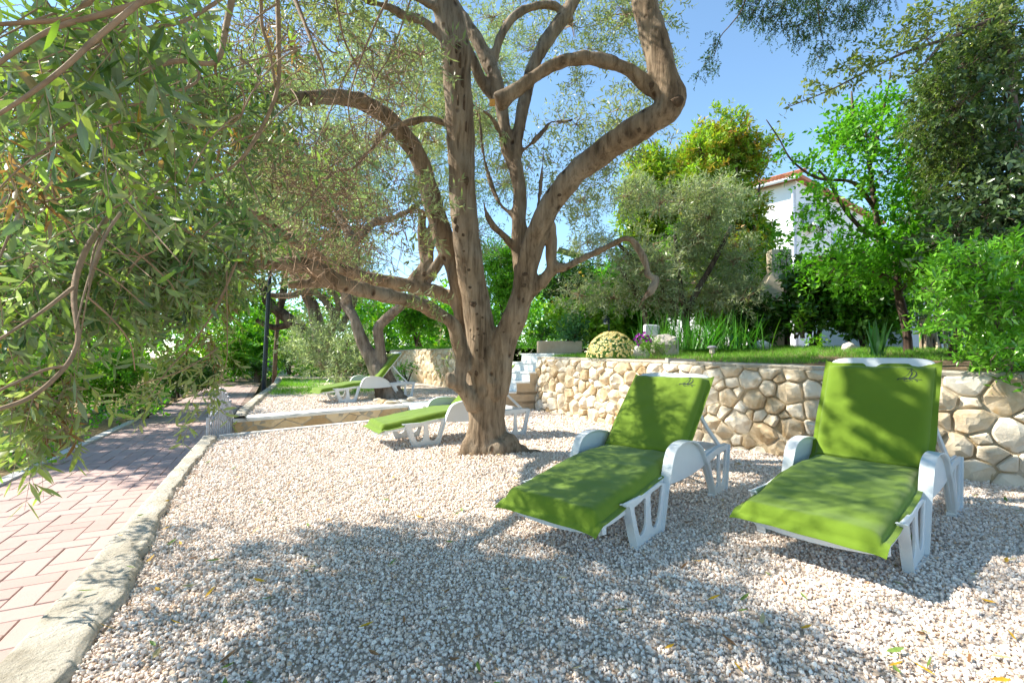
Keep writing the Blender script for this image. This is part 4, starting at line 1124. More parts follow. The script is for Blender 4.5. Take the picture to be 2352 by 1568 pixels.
# stripped dead wood and cut faces
m = MB(); c = P(1131, 240, 3.78); q = P(1127, 251, 3.76)
m.add([c+Vector((-.022,-.03,.03)), c+Vector((.022,-.03,.028)), c+Vector((.024,-.03,-.018)), c+Vector((-.02,-.03,-.022)), c+Vector((-.028,.03,.0)), c+Vector((.02,.03,.0))], [(0,3,2,1),(0,1,5,4),(1,2,5),(2,3,4,5),(3,0,4)])
m.build('cut_wood', plain('fresh_cut_wood', (.62,.30,.07), .8, .25, 30), olive, OB)
M_KNOT = rock_mat('knot_wood', [(.3, (.05,.032,.02)), (.6, (.12,.08,.05)), (.8, (.20,.14,.09))], 24, .95, .8, 60)
from mathutils.bvhtree import BVHTree
bvh = BVHTree.FromPolygons([v.co for v in trunk.data.vertices], [p.vertices for p in trunk.data.polygons])
def knot(a, b, w, h, name='knot', dep=.35):
    o = Vector((0,0,CAM_H)) - OB; d = (P(a, b, 4) - Vector((0,0,CAM_H))).normalized(); w, h = w*.75, h*.75; hit = bvh.ray_cast(o, d)
    if hit[0] is None: return
    c, nn = hit[0], hit[1].lerp(-d, .5).normalized(); k = (c - o).length/FPX; u = Vector((0,0,1)); u = (u - nn*u.dot(nn)).normalized(); v = nn.cross(u)
    bmx = bmesh.new(); bmesh.ops.create_icosphere(bmx, subdivisions=2, radius=1); m = MB()
    m.add([c + (v*q.co.x*w + u*q.co.y*h)*k*(1+.35*noise.noise(q.co*1.7+Vector((a,b,0)))) + nn*q.co.z*min(w,h)*k*dep*.6 for q in bmx.verts], [tuple(x.index for x in f.verts) for f in bmx.faces]); bmx.free()
    m.build(name, M_KNOT, trunk, smooth=True)
for q in ((1088,699,11,9),(1095,721,5,4),(1108,729,4,4),(1097,755,5,5),(1100,769,4,3),(1112,766,4,4),(1077,620,5,4),(1191,742,5,4),(1157,763,4,3),(1206,630,10,6),(1064,540,5,5),(1050,526,8,12),(1071,416,9,13),(1047,506,10,12),(1285,448,6,5),(1468,298,5,6),(1096,804,4,4),(1112,823,4,4),(1095,857,7,9),(1201,690,5,9),(1203,655,8,6),(1080,660,6,4),(1066,577,5,3)):
    knot(*q)
knot(1557, 233, 17, 13, 'knot_scar', .8); knot(1497, 197, 7, 9)
for a, b, w, h in ((1056,150,4,34),(1062,195,5,40),(1066,250,4,36),(1052,240,3,28),(1070,300,3,24),(1048,120,3,20)): knot(a, b, w, h, 'dead_wood_crack', .5)

OL1 = [(.07,.145,.05),(.10,.19,.065),(.15,.24,.075),(.21,.29,.11),(.28,.34,.17),(.05,.11,.045)]          # near leaves
OLB = [(.25,.39,.055),(.20,.31,.06),(.34,.46,.07),(.14,.23,.05),(.09,.17,.04),(.26,.33,.14)]
OL2 = [(.21,.26,.12),(.27,.31,.17),(.17,.22,.09),(.33,.36,.22),(.23,.29,.09)]               # greyer, farther
near, mid, back, ovh = Fol(True), Fol(True), Fol(), Fol()
def low_edge(x):   # lower outline of the drooping foliage in the picture
    return float(np.interp(x, [-300,0,100,170,210,250,300,360,430,500,560,620,700], [1120,1090,1060,990,920,860,815,800,805,790,735,640,560]))
# thin bare branches of the drooping left side (traced)
TW = [([(540,-40,1.7),(520,60,1.62),(495,142,1.55),(394,142,1.45),(262,195,1.35),(187,232,1.3)], .011, .003),
      ([(450,145,1.5),(450,190,1.48),(337,232,1.4),(187,270,1.3),(90,330,1.25)], .004, .002),
      ([(495,142,1.55),(500,175,1.6),(545,190,1.7),(562,235,1.75),(540,280,1.8),(470,315,1.8)], .005, .002),
      ([(380,-10,1.05),(240,32,1.0),(112,71,.95),(-30,165,.9)], .006, .0035),
      ([(340,-10,1.0),(225,86,.95),(142,161,.92),(56,225,.9),(-30,280,.88)], .0055, .003),
      ([(215,-10,1.0),(160,40,1.0),(60,52,.98),(-40,58,.95)], .006, .004),
      ([(520,-10,1.4),(420,50,1.3),(300,70,1.2),(200,110,1.15),(90,180,1.1)], .005, .002),
      ([(637,-10,2.3),(640,95,2.25),(636,210,2.2),(585,322,2.15),(525,390,2.1),(431,431,2.0)], .011, .004),
      ([(600,-10,2.2),(602,60,2.2),(620,120,2.2),(632,200,2.2)], .008, .005),
      ([(236,95,1.2),(270,187,1.22),(276,260,1.22),(262,340,1.25)], .004, .002),
      ([(110,300,1.4),(115,390,1.42),(135,480,1.45),(180,560,1.5)], .004, .002),
      ([(675,-10,2.7),(720,105,2.6),(740,150,2.6),(749,200,2.6)], .012, .003),
      ([(700,60,2.65),(735,95,2.6),(760,118,2.6),(775,122,2.6)], .006, .003),
      ([(330,400,1.9),(262,480,1.65),(205,560,1.45),(176,630,1.38),(170,690,1.33),(176,740,1.3),(178,785,1.28),(150,842,1.24),(75,909,1.18),(-20,945,1.1)], .008, .0045),
      ([(168,660,1.33),(90,720,1.25),(-20,790,1.15)], .005, .003), ([(150,842,1.24),(100,850,1.2),(-20,905,1.1)], .004, .003),
      ([(200,680,1.45),(260,735,1.5),(300,790,1.55),(310,850,1.6)], .003, .0015),
      ([(300,568,1.8),(350,610,1.85),(395,655,1.9),(409,700,1.95)], .004, .002), ([(190,600,1.6),(260,640,1.65),(330,700,1.7)], .003, .002),
      ([(560,560,2.4),(500,700,2.3),(440,790,2.2),(385,850,2.1),(340,915,2.05)], .006, .0015),
      ([(520,620,2.3),(522,760,2.3),(520,830,2.3),(500,880,2.28)], .0025, .0015),
      ([(500,800,2.25),(420,850,2.1),(330,880,2.05),(316,893,2.05)], .003, .0015),
      ([(900,-20,3.6),(860,60,3.5),(820,160,3.4),(800,250,3.35),(820,330,3.4)], .009, .003),
      ([(760,395,3.8),(700,470,3.5),(640,520,3.2),(590,540,3.0)], .006, .002),
      ([(820,150,3.6),(790,90,3.5),(770,-10,3.4)], .008, .006), ([(950,-20,4),(900,120,3.9),(860,190,3.85),(840,300,3.9),(850,420,4)], .007, .002),
      ([(860,100,3.9),(800,160,3.7),(740,300,3.4),(690,400,3.2),(640,480,3.0)], .006, .002)]
for _ in range(70):
    x, y, d = random.uniform(20, 700), random.uniform(-40, 620), random.uniform(1.1, 2.6)
    if y > low_edge(x) - 160: continue
    L_ = random.uniform(110, 260)*1.6/d; a = random.uniform(.15, 1.35); dx, dy = -math.cos(a)*random.choice((1,1,1,-.6)), math.sin(a)
    b_ = random.uniform(-.35, .35); q = []
    for k in range(5):
        t_ = k/4; q.append((x + L_*t_*dx + L_*b_*t_*t_*dy, y + L_*t_*dy*(.6+.5*t_) - L_*b_*t_*t_*dx, d - .15*t_))
    TW.append((q, random.uniform(.002, .0042), .0012))
m = MB()
for pts, r0, r1 in TW:
    pp = [P(a_, b_, y_*.80) for a_, b_, y_ in pts]; m.tube(pp, list(np.linspace(r0*.9, r1*.9, len(pp))), 7, sub=5, wob=.2)
m.build('hanging_branches', plain('young_bark', (.27,.17,.10), .8, .3, 25, .3, 60), olive, OB, smooth=True)
# clusters of the drooping crown: photo position, depth, radius
def boxcl(n, x0, x1, y0, y1, d0, d1, r0, r1, keep=None):
    out = []
    while len(out) < n:
        x, y, d = random.uniform(x0, x1), random.uniform(y0, y1), random.uniform(d0, d1)
        r = random.uniform(r0, r1)
        if keep and not keep(x, y, r*FPX/d, .10*FPX/d): continue
        out.append((P(x, y, d), r))
    return out
keepL = lambda x, y, r=0, h=0: y + .75*r + h < min(low_edge(x), low_edge(x + .7*r))
gap = lambda x, y, r=0, h=0: keepL(x, y, r, h) and not (x < 90 and 285 < y < 420)
cl_a = boxcl(26, -80, 330, -60, 360, .85, 1.3, .10, .18, gap)
cl_b = boxcl(70, -70, 480, 60, 800, 1.4, 2.2, .16, .24, gap)
cl_c = boxcl(66, -80, 560, 150, 780, 2.0, 3.0, .22, .38, gap)
cl_d = boxcl(30, -70, 190, 560, 1020, 1.2, 1.9, .09, .15, keepL)
cl_e = boxcl(26, 260, 560, 540, 800, 2.0, 2.7, .08, .14, keepL)
cluster_crown(near, cl_a, 80, .066, .0155, OLB, .16, 10, .25, 0, .3, .0014, .003, .95, .5, hang=.35)
cluster_crown(near, cl_b, 52, .066, .0150, OLB[:2]+OL1, .17, 12, .25, 0, .35, .0014, .003, .95, .5, hang=.3)
cluster_crown(near, cl_d, 150, .064, .0145, OL1+OLB[:3], .17, 12, .3, 0, .3, .0014, .003, .95, .5, hang=.5)
cluster_crown(near, cl_e, 150, .064, .0145, OL1+[(.26,.30,.10)], .16, 11, .3, 0, .3, .0014, .003, .95, .5, hang=.5)
cluster_crown(mid, cl_c, 60, .066, .0155, OL1+OLB[:2], .18, 12, .2, 0, .4, .0016, .004, .95, .5, hang=.25)
# tip sprays at the lower edge
for q, dd in (((500,850,2.28),(-.3,0,-1)),((470,905,2.2),(-.6,0,-.8)),((440,840,2.1),(-.8,0,-.5)),((345,880,2.05),(-.7,0,-.6)),((390,800,2.1),(-.7,0,-.7)),((480,760,2.3),(.5,0,-.8)),((430,720,2.2),(.2,0,-1)),((100,930,1.3),(-.2,0,-1)),((60,900,1.2),(.1,0,-1)),((170,850,1.35),(.2,0,-1)),((20,940,1.25),(.2,0,-1))):
    o = np.repeat(arr([P(*q)]), 5, 0) + rng.normal(0, .03, (5,3)); d = unit(np.array([dd]) + rng.normal(0, .3, (5,3)))
    near.shoots(o, d, .16, 12, .06, .013, [(.26,.32,.08),(.20,.27,.06),(.30,.34,.12)], .2, .95, .0014)
# dry brown leaf bunches
dry = [P(*q) for q in ((430,260,1.6),(460,300,1.65),(560,280,1.9),(650,130,2.3),(660,80,2.3),(590,560,2.4),(560,600,2.4),(30,370,.95),(60,380,1.0),(220,380,1.5),(100,880,1.3),(130,940,1.3),(60,860,1.25),(500,690,2.3),(460,800,2.2),(640,300,2.4))]
o = np.repeat(arr(dry), 7, 0) + rng.normal(0, .03, (len(dry)*7, 3))
near.shoots(o, unit(np.array([[0,0,-1.0]]) + rng.normal(0, .4, (len(o),3))), .07, 7, .055, .008, [(.25,.13,.055),(.19,.10,.05),(.32,.18,.07)], .2, .8, .001)
# a few yellow leaves
o = np.array([tuple(q[0]) for q in (cl_b+cl_d+cl_e)])[rng.integers(0, 105, 70)] + rng.normal(0, .12, (70,3))
near.shoots(o, rdir(70), .02, 1, .06, .014, [(.65,.36,.02),(.70,.45,.03)], .3, .9, 0)
# upper crown seen between the limbs, and the canopy overhead that shades the gravel
up = []
up += boxcl(26, 560, 1000, -80, 500, 3.0, 5.2, .22, .4)
up += boxcl(30, 820, 1500, -60, 330, 5.2, 6.6, .28, .5)
up += boxcl(14, 1150, 1520, 240, 470, 5.0, 6.2, .25, .4)
up += [(P(a,b,d), r) for a,b,d,r in ((1200,540,4.9,.09),(1230,520,4.95,.12),(1165,300,4.6,.06),(1105,325,4.9,.16),(985,700,4.2,.13),(1010,760,4.4,.1),(950,690,4.2,.1),(880,640,4.1,.12),(975,560,4.7,.07),(1000,640,4.6,.07),(930,380,4.5,.09),(880,300,4.4,.1),(1420,250,4.6,.2),(1440,290,4.8,.2),(800,600,3.8,.1),(730,560,3.6,.14),(1560,600,4.6,.16),(1500,560,4.5,.14),(1040,800,4.4,.09),(1540,330,4.6,.1))]
cluster_crown(back, up, 75, .072, .0165, OL2, .2, 12, .15, .1, .5, .0018, .006, .95, .5)
br = boxcl(34, 540, 900, 40, 620, 2.8, 4.6, .25, .42)       # dead twiggy tangle
for c_, r in br:
    c_ = np.array(tuple(c_)); n = 36; a = c_ + rdir(n)*r*.5; b = a + unit(rdir(n)+np.array([-.2,0,-.3]))*r*rng.uniform(.5,1.4,(n,1)); back.links(a, b, .0038, .0014, .14, 4)
over = []
for _ in range(330):
    x, y, z = random.uniform(-3.0, 2.6), random.uniform(-1.0, 3.8), random.uniform(2.4, 4.3)
    if x < -1.5 and z < 3.1: continue
    k_ = z/math.tan(SUN_EL)
    if noise.noise(Vector(((x-SUN_DIR.x*k_)*2.1, (y-SUN_DIR.y*k_)*2.1, 4.2))) < -.20: continue
    # stay above the picture: nothing here is meant to hang in the view
    if y > .3 and z < CAM_H + y*.80 + .65: continue
    over.append((Vector((x, y, z)), random.uniform(.25, .5)))
for _ in range(170):
    x, y, z = random.uniform(-2.5, 2.8), random.uniform(2.6, 6.5), random.uniform(3.6, 6.0)
    k_ = z/math.tan(SUN_EL)
    if z < CAM_H + y*.80 + .7 or noise.noise(Vector(((x-SUN_DIR.x*k_)*1.3, (y-SUN_DIR.y*k_)*1.3, 4.2))) < -.16: continue
    over.append((Vector((x, y, z)), random.uniform(.3, .55)))
cluster_crown(ovh, over, 34, .085, .023, OL1, .22, 10, .15, .1, .5, .0018, .006, .95, .5)
m = MB()
for c_, r in over[::4]: 
    a = P(1000,-160,4.2).lerp(P(560,190,3.0), random.random()*.5) if c_.x < -.3 else P(1470,-120,4.0)
    m.tube([a, a.lerp(c_, .5) + Vector((0,0,.2)), c_], [.035,.022,.008], 6, sub=4, wob=.2)
m.build('upper_branches', M_BARK, olive, OB, smooth=True)
# the leaves that show largest become parts of their own
p_, d_, n_, l_, w_, c_ = near.pack()
v = p_ - np.array([0,0,CAM_H]); inview = (v[:,1] > .5) & (np.abs(v[:,0]/np.maximum(v[:,1],.1)) < 1.08) & (np.abs(v[:,2]/np.maximum(v[:,1],.1)) < .72)
score = np.where(inview, l_/np.maximum(v[:,1], .1), 0); top = np.argsort(-score)[:296]
T, Fc = LEAF_T['near']; leaf_me = []
for k in range(4):
    me = bpy.data.meshes.new('leaf'); W = .21 + .02*k
    V = [(a, b*W, cl*W*1.6 - (.05-.05*k)*a*a) for a, b, cl in T]
    me.from_pydata(V, [], [tuple(f) for q in Fc for f in q]); me.materials.append(M_OLIVE1); leaf_me.append(me)
for i in top:
    dd = Vector(d_[i]); bb = Vector(n_[i]).cross(dd).normalized(); nn = dd.cross(bb)
    o = link('leaf', leaf_me[int(rng.integers(4))], olive); L = float(l_[i])
    o.matrix_local = Matrix(((dd.x*L,bb.x*L,nn.x*L,p_[i][0]-OB.x),(dd.y*L,bb.y*L,nn.y*L,p_[i][1]-OB.y),(dd.z*L,bb.z*L,nn.z*L,p_[i][2]-OB.z),(0,0,0,1)))
drop = np.zeros(len(p_), bool); drop[top] = True
near.build_leaves('drooping_foliage', M_OLIVE, olive, OB, 'near', drop)
near.build_twigs('drooping_twigs', M_TWIG, olive, OB)
mid.build_leaves('crown', M_OLIVE, olive, OB, 'mid')
mid.build_twigs('crown_twigs', M_TWIG, olive, OB)
back.build_leaves('upper_crown', M_OLIVE, olive, OB, 'far')
back.build_twigs('upper_crown_twigs', M_TWIG, olive, OB)
ovh.build_leaves('overhead_canopy', M_OLIVE, olive, OB, 'far')
ovh.build_twigs('overhead_twigs', M_TWIG, olive, OB)
NL = sum(len(x) for x in near.l); NM = sum(len(x) for x in mid.l); print('LEAVES near', NL, 'mid', NM)

# ================================================================== OTHER TREES AND PLANTS
def plant(name, label, cat, base, clusters, per, leaf, width, pal, mat=None, lod='far', stems=None, stem_mat=None, group=None, twig_mat=None, voxel=None, **kw):
    """base point, leaf clusters (point, radius), stems as (points, radii)"""
    t = thing(name, label, cat, base, group)
    F = Fol(); cluster_crown(F, clusters, per*1.9, leaf*1.12, width*1.25, pal, **kw)
    F.build_leaves('crown' if cat == 'tree' else 'foliage', mat or M_LEAF, t, base, lod)
    F.build_twigs('twigs', twig_mat or M_TWIGD, t, base)
    if stems:
        if voxel: remesh_tubes('trunk', [(p, r, 12) for p, r in stems], stem_mat or M_BARK, t, base, voxel=voxel, sm=3, amp=.02, fr=5)
        else:
            m = MB()
            for i, (p, r) in enumerate(stems): m.tube(p, r, 8, sub=5, wob=.25, seed=i)
            m.build('trunk' if cat == 'tree' else 'stem', stem_mat or M_BARKD, t, base, smooth=True)
    return t
def PX(*pts):
    p, r = px(*pts); return (p, r)
GA = [(.09,.29,.012),(.13,.37,.02),(.06,.21,.012),(.18,.44,.03)]           # fresh green
GB = [(.05,.13,.025),(.07,.17,.03),(.04,.10,.02),(.10,.21,.04)]          # dark green
GY = [(.28,.42,.04),(.22,.38,.04),(.34,.42,.05),(.17,.32,.03),(.36,.30,.05)]
GS = [(.33,.42,.20),(.27,.36,.15),(.38,.45,.25),(.22,.31,.11)]           # silver olive

# --- forked olive on the upper gravel
b2 = G(892, 914, Z2); d2 = b2.y
T2b = Vector((b2.x, b2.y, Z2))
stems = [PX((905,927,d2,38),(893,905,d2,31),(880,868,d2,25),(857,828,d2,19),(837,795,d2,15),(824,762,d2,12.5),(812,728,d2,11),(797,700,d2+.1,13),(800,660,d2+.1,12),(812,600,d2+.2,14),(806,550,d2+.2,14),(792,520,d2+.3,9),(770,480,d2+.4,7),(740,420,d2+.4,5)),
         PX((888,880,d2,20),(879,835,d2,14),(872,795,d2-.05,12),(867,757,d2-.1,12.5),(880,738,d2-.1,12),(908,713,d2-.2,11),(930,694,d2-.3,10),(985,640,d2-.4,11),(1040,560,d2-.3,9),(1080,470,d2,6)),
         PX((808,570,d2+.2,10),(832,535,d2+.2,10),(862,510,d2+.3,9),(905,500,d2+.2,7),(960,470,d2,5),(1010,420,d2,4)),
         PX((800,690,d2,10),(775,650,d2-.2,9),(750,600,d2-.4,8),(700,560,d2-.5,6)), PX((905,925,d2,24),(935,922,d2-.1,12),(950,926,d2-.2,6)), PX((880,915,d2,20),(860,918,d2-.1,12))]
cl = boxcl(46, 600, 1180, 40, 560, d2-1.2, d2+2.2, .35, .7) + boxcl(10, 620, 900, 520, 640, d2-.6, d2+1.2, .25, .45)
plant('olive_tree', 'olive tree with forked pale trunk on the upper gravel terrace, beside the far lounger', 'tree', T2b, cl, 40, .075, .017, GS, M_OLIVE, 'far', stems, M_BARK2, voxel=.02, length=.3, k=12, droop=.2, up=.05, twig=.003, link=.01, twig_mat=M_TWIG)
# stones round its foot
for k, (a, b, s) in enumerate(((858,915,.10),(868,922,.09),(880,927,.12),(895,929,.11),(908,928,.10),(922,927,.11),(937,926,.10),(946,920,.10),(853,909,.08))):
    c = G(a, b, Z2); m = MB(); bm = bmesh.new(); bmesh.ops.create_icosphere(bm, subdivisions=2, radius=1)
    m.add([Vector((v.co.x*s*1.1, v.co.y*s*.8, max(-.3, v.co.z)*s*.55))*(1+.3*noise.noise(v.co*1.4+Vector((k*3,0,0)))) for v in bm.verts], [tuple(v.index for v in f.verts) for f in bm.faces]); bm.free()
    o = m.build('stone', M_STONE, None); o.location = c + Vector((0,0,.02))
    tag(o, 'small pale stone laid round the foot of the forked olive', 'stone', 'stones round the forked olive')

# --- leaning old olive farther along, and dark leaning tree beyond it
b3 = G(752, 838, Z2); b3 = Vector((b3.x*12.5/b3.y, 12.5, Z2))
stems = [PX((755,845,12.5,20),(735,770,12.5,17),(722,715,12.5,14),(706,680,12.5,13),(690,650,12.6,10),(660,600,12.8,8),(640,520,13,6)),
         PX((740,790,12.5,11),(768,735,12.4,10),(745,690,12.4,8),(722,672,12.4,7),(700,668,12.3,6),(660,680,12.2,8),(612,676,12.1,6)),
         PX((768,740,12.4,8),(778,700,12.4,7),(760,665,12.3,6),(735,650,12.3,5)), PX((780,760,12.4,9),(800,720,12.5,8),(815,680,12.6,7),(790,600,12.8,9),(770,500,13,7))]
cl = boxcl(40, 560, 860, 180, 640, 11.5, 14.5, .4, .9)
plant('olive_tree', 'old olive tree with several pale leaning stems behind the silvery bush', 'tree', b3, cl, 34, .09, .021, GS + OL2, M_OLIVE, 'far', stems, M_BARK2, voxel=.03, length=.35, k=12, droop=.2, up=.05, twig=.004, link=.012, twig_mat=M_TWIG)
b4 = Vector((P(720, 800, 17).x, 17, Z2))
stems = [PX((735,830,17,16),(700,770,17,15),(672,740,17,14),(640,715,17,13),(615,690,17,11),(600,640,17,9)), PX((672,742,17,9),(630,752,17,7),(590,735,17,5)), PX((640,715,17,9),(650,680,17,8),(655,620,17,7))]
cl = boxcl(30, 480, 800, 380, 690, 16, 20, .6, 1.2)
plant('dark_tree', 'dark leaning tree far along the path behind the wooden pole', 'tree', b4, cl, 11, .19, .065, GB + GA, M_LEAF, 'far', stems, M_BARKD, length=.4, k=10, twig=.005, link=.02)
# --- silvery bush in front of it
sb = Vector((P(760, 860, 10.6).x, 10.6, Z2))
cl = [(P(a,b,d), r) for a,b,d,r in ((720,800,10.8,.42),(760,790,10.6,.45),(700,780,11,.4),(800,810,10.3,.38),(740,840,10.6,.42),(790,850,10.2,.35),(690,820,11,.35),(830,840,9.9,.28),(760,745,10.8,.38),(820,785,10.2,.3),(700,745,11,.3),(780,880,10,.25),(670,800,11.2,.3))]
plant('silver_bush', 'silvery green olive bush beside the grass strip of the upper terrace', 'bush', sb, cl, 60, .075, .018, [(.36,.43,.27),(.30,.38,.21),(.42,.47,.33),(.24,.32,.15)], M_OLIVE, 'far', [PX((770,900,10.4,5),(775,840,10.4,4),(740,790,10.6,2)), PX((800,890,10.2,5),(790,830,10.3,4),(800,780,10.3,2))], M_BARK2, length=.28, k=14, droop=.05, up=.5, twig=.0025, link=.006, twig_mat=M_TWIG)

# --- garden behind the wall, left of the stairs
def gz(y): return 1.18
def shrub(name, label, cx, cy, d, w, h, n, per, leaf, wd, pal, base_y=None, mat=None, cat='shrub', rad=None, stems=True, group=None, **kw):
    """bush filling an ellipse in the view round (cx, cy), half sizes w, h (photo px), at depth d"""
    ww, hh = w*d/FPX, h*d/FPX; c = P(cx, cy, d); r = rad or .45*min(ww, hh)
    cl = []
    while len(cl) < n:
        q = np.array([random.uniform(-1,1), random.uniform(-1,1), random.uniform(-1,1)])
        if np.linalg.norm(q) > 1: continue
        cl.append((c + Vector((q[0]*max(ww-r*.7, .01), q[1]*max(ww-r, .05)*.8, q[2]*max(hh-r*.7, .01))), r*random.uniform(.8, 1.25)))
    bz = P(cx, base_y if base_y else cy + h, d).z; base = Vector((c.x, d, bz))
    st = None
    if stems:
        st = []
        for i in range(5):
            e = cl[i % len(cl)][0]; b = base + Vector((random.uniform(-.08,.08), random.uniform(-.08,.08), -.05)); st.append(([b, b.lerp(e, .5)+Vector((0,0,.05)), e], [.012+.02*hh, .010+.012*hh, .006]))
    return plant(name, label, cat, base, cl, per, leaf, wd, pal, mat, kw.pop('lod', 'far'), st, kw.pop('stem_mat', None), group, **kw)
shrub('citrus_tree', 'small round citrus tree on the grass above the far stone wall', 962, 735, 13.5, 62, 52, 14, 40, .10, .045, GA, 792, cat='tree', length=.25, k=8, twig=.003, link=.008)
shrub('young_tree', 'fresh green feathery tree behind the gap between the olive limbs', 1165, 640, 12, 66, 120, 22, 42, .09, .03, [(.16,.40,.03),(.20,.46,.05),(.12,.32,.03)], 800, cat='tree', length=.3, k=14, twig=.003, link=.01)
shrub('berry_tree', 'dark round tree dotted with yellow fruit behind the low olive branch', 1320, 655, 12.5, 78, 62, 16, 60, .10, .045, GB[:3]+[(.03,.07,.02)], 760, cat='tree', length=.25, k=9, twig=.003, link=.01)
pts_ = rng.normal(0, 1, (60,3)); pts_ = unit(pts_)*np.array([.9,.9,.7])*rng.uniform(.7,1,(60,1)) + np.array(tuple(P(1320, 655, 12.3)))
bt = [o for o in COL.objects if o.name.startswith('berry_tree')][0]
m = MB()
for q in pts_: m.lathe([(.001,-.035),(.03,-.018),(.035,0),(.03,.018),(.001,.035)], 6, q)
kind(m.build('fruit', plain('yellow_fruit', (.65,.42,.04), .5), bt, bt.location), 'stuff')
shrub('bright_shrub', 'bright yellow green leafy shrub behind the daisy bush', 1375, 725, 11, 100, 65, 22, 60, .12, .055, [(.30,.52,.05),(.22,.44,.04),(.38,.55,.10)], 790, length=.25, k=9, twig=.003)
shrub('bright_shrub', 'tall fresh green shrub right of the dark fruit tree, below the olive branch', 1460, 680, 11.5, 95, 105, 26, 54, .13, .05, GA, 790, length=.28, k=10, twig=.003)
shrub('bushy_plant', 'dense mid green plant at the top of the white stairs', 1240, 760, 10.5, 45, 34, 10, 50, .07, .03, GA+GB, 800, length=.2, k=9)
shrub('rose_bush', 'bluish green rose bush left of the daisy bush', 1315, 760, 9.6, 42, 42, 10, 40, .08, .04, [(.08,.20,.09),(.10,.24,.10),(.06,.16,.06)], 806, length=.22, k=8)
shrub('leafy_hedge', 'green hedge far behind the white stairs, above the far wall', 1080, 730, 15, 80, 60, 16, 36, .13, .05, GA, 790, length=.3, k=9)
shrub('low_fern', 'low feathery plant beside the top landing of the stairs', 1215, 790, 9.9, 32, 14, 8, 50, .06, .02, GA, 806, stems=False, length=.18, k=12)
shrub('low_plant', 'small green plant against the far stone wall behind the far lounger', 935, 850, 12.2, 24, 28, 6, 44, .07, .035, GA, 880, length=.2, k=8)
# background of the centre and right
sil = boxcl(50, 1320, 1730, 430, 690, 8.2, 9.8, .26, .46)
stems = [PX((1590,800,8.6,9),(1575,740,8.6,9),(1590,690,8.6,8),(1640,600,8.7,6),(1680,520,8.8,4)), PX((1580,740,8.6,8),(1540,690,8.6,7),(1480,620,8.6,6),(1420,560,8.6,4)), PX((1575,735,8.6,7),(1560,640,8.6,6),(1550,540,8.7,4)), PX((1490,760,9,8),(1470,690,9,7),(1440,640,9,6),(1420,610,9,4))]
plant('olive_tree', 'grey green olive tree in the garden behind the two front loungers', 'tree', P(1590,800,8.6), sil, 62, .085, .016, [(.28,.34,.17),(.33,.38,.22),(.22,.28,.12),(.39,.42,.29)], M_OLIVE, 'far', stems, M_BARKD, length=.26, k=12, droop=.2, up=.15, twig=.0025, link=.007, twig_mat=M_TWIG)
ph = boxcl(40, 1580, 1725, 330, 720, 10.3, 11.8, .32, .5) + [(P(a,b,11),r) for a,b,r in ((1688,290,.25),(1690,330,.32),(1610,310,.2),(1620,340,.3),(1745,400,.3),(1720,360,.3),(1580,380,.25),(1660,260,.15))]
plant('tall_shrub', 'tall yellow green shrub with reddish tips standing against the blue sky', 'shrub', P(1690,800,11), ph, 60, .11, .036, GY[:4]+[(.30,.40,.04),(.45,.22,.05)], M_LEAF, 'far', [PX((1690,800,11,8),(1685,650,11,7),(1690,500,11,5),(1690,330,11,3)), PX((1688,700,11,6),(1640,520,11,4),(1615,340,11,2)), PX((1688,700,11,6),(1730,540,11,4),(1745,420,11,2))], M_BARKD, length=.35, k=16, up=.9, twig=.003, link=.008)
shrub('photinia', 'yellowish leafy bush filling the space under the tall shrub', 1650, 620, 12.3, 130, 150, 34, 50, .13, .05, GY[:3]+GA, 790, length=.3, k=10)
shrub('photinia', 'yellow green bush with orange tips left of the tall shrub', 1520, 470, 13.5, 100, 160, 30, 46, .13, .045, GY, 800, length=.35, k=12, up=.7)
shrub('citrus_bush', 'dark glossy bush in front of the beige barbecue', 1735, 735, 8.6, 66, 56, 20, 60, .10, .05, GB, 800, mat=M_GLOSS, length=.22, k=8)
shrub('citrus_bush', 'dark green orange bush right of the barbecue hood', 1868, 690, 8.3, 70, 100, 24, 60, .10, .05, GB+[(.08,.22,.02)], 800, mat=M_GLOSS, length=.22, k=8)
shrub('garden_bush', 'mid green bush left of the thin plum trunk, above the lawn', 1985, 680, 8.0, 90, 115, 28, 54, .10, .045, GA+GB, 800, length=.25, k=10)
shrub('garden_bush', 'deep green bush at the back right, between the plum trunk and the glossy shrub', 2140, 600, 8.6, 80, 120, 22, 44, .10, .045, GB+GA, 800, length=.25, k=10)
shrub('garden_bush', 'tall fresh green shrub in front of the white house, left of the barbecue chimney', 1700, 640, 10.6, 50, 80, 14, 50, .12, .05, GA+GY[:2], 790, length=.3, k=10)
shrub('bay_sprig', 'leafy green branch tips hanging in front of the barbecue chimney', 1800, 600, 8.8, 30, 28, 6, 40, .09, .035, GA+GB, 800, length=.22, k=9)
shrub('light_sprig', 'bright lime young shoots in front of the dark orange bush', 1835, 738, 8.0, 28, 22, 4, 40, .10, .045, [(.26,.50,.04),(.20,.44,.03)], 770, length=.2, k=7)
shrub('lawn_weed', 'small leafy weed at the back of the lawn under the orange bush', 1870, 790, 7.6, 22, 18, 4, 40, .07, .035, GY[:2]+GA, 806, length=.15, k=7, stems=False)

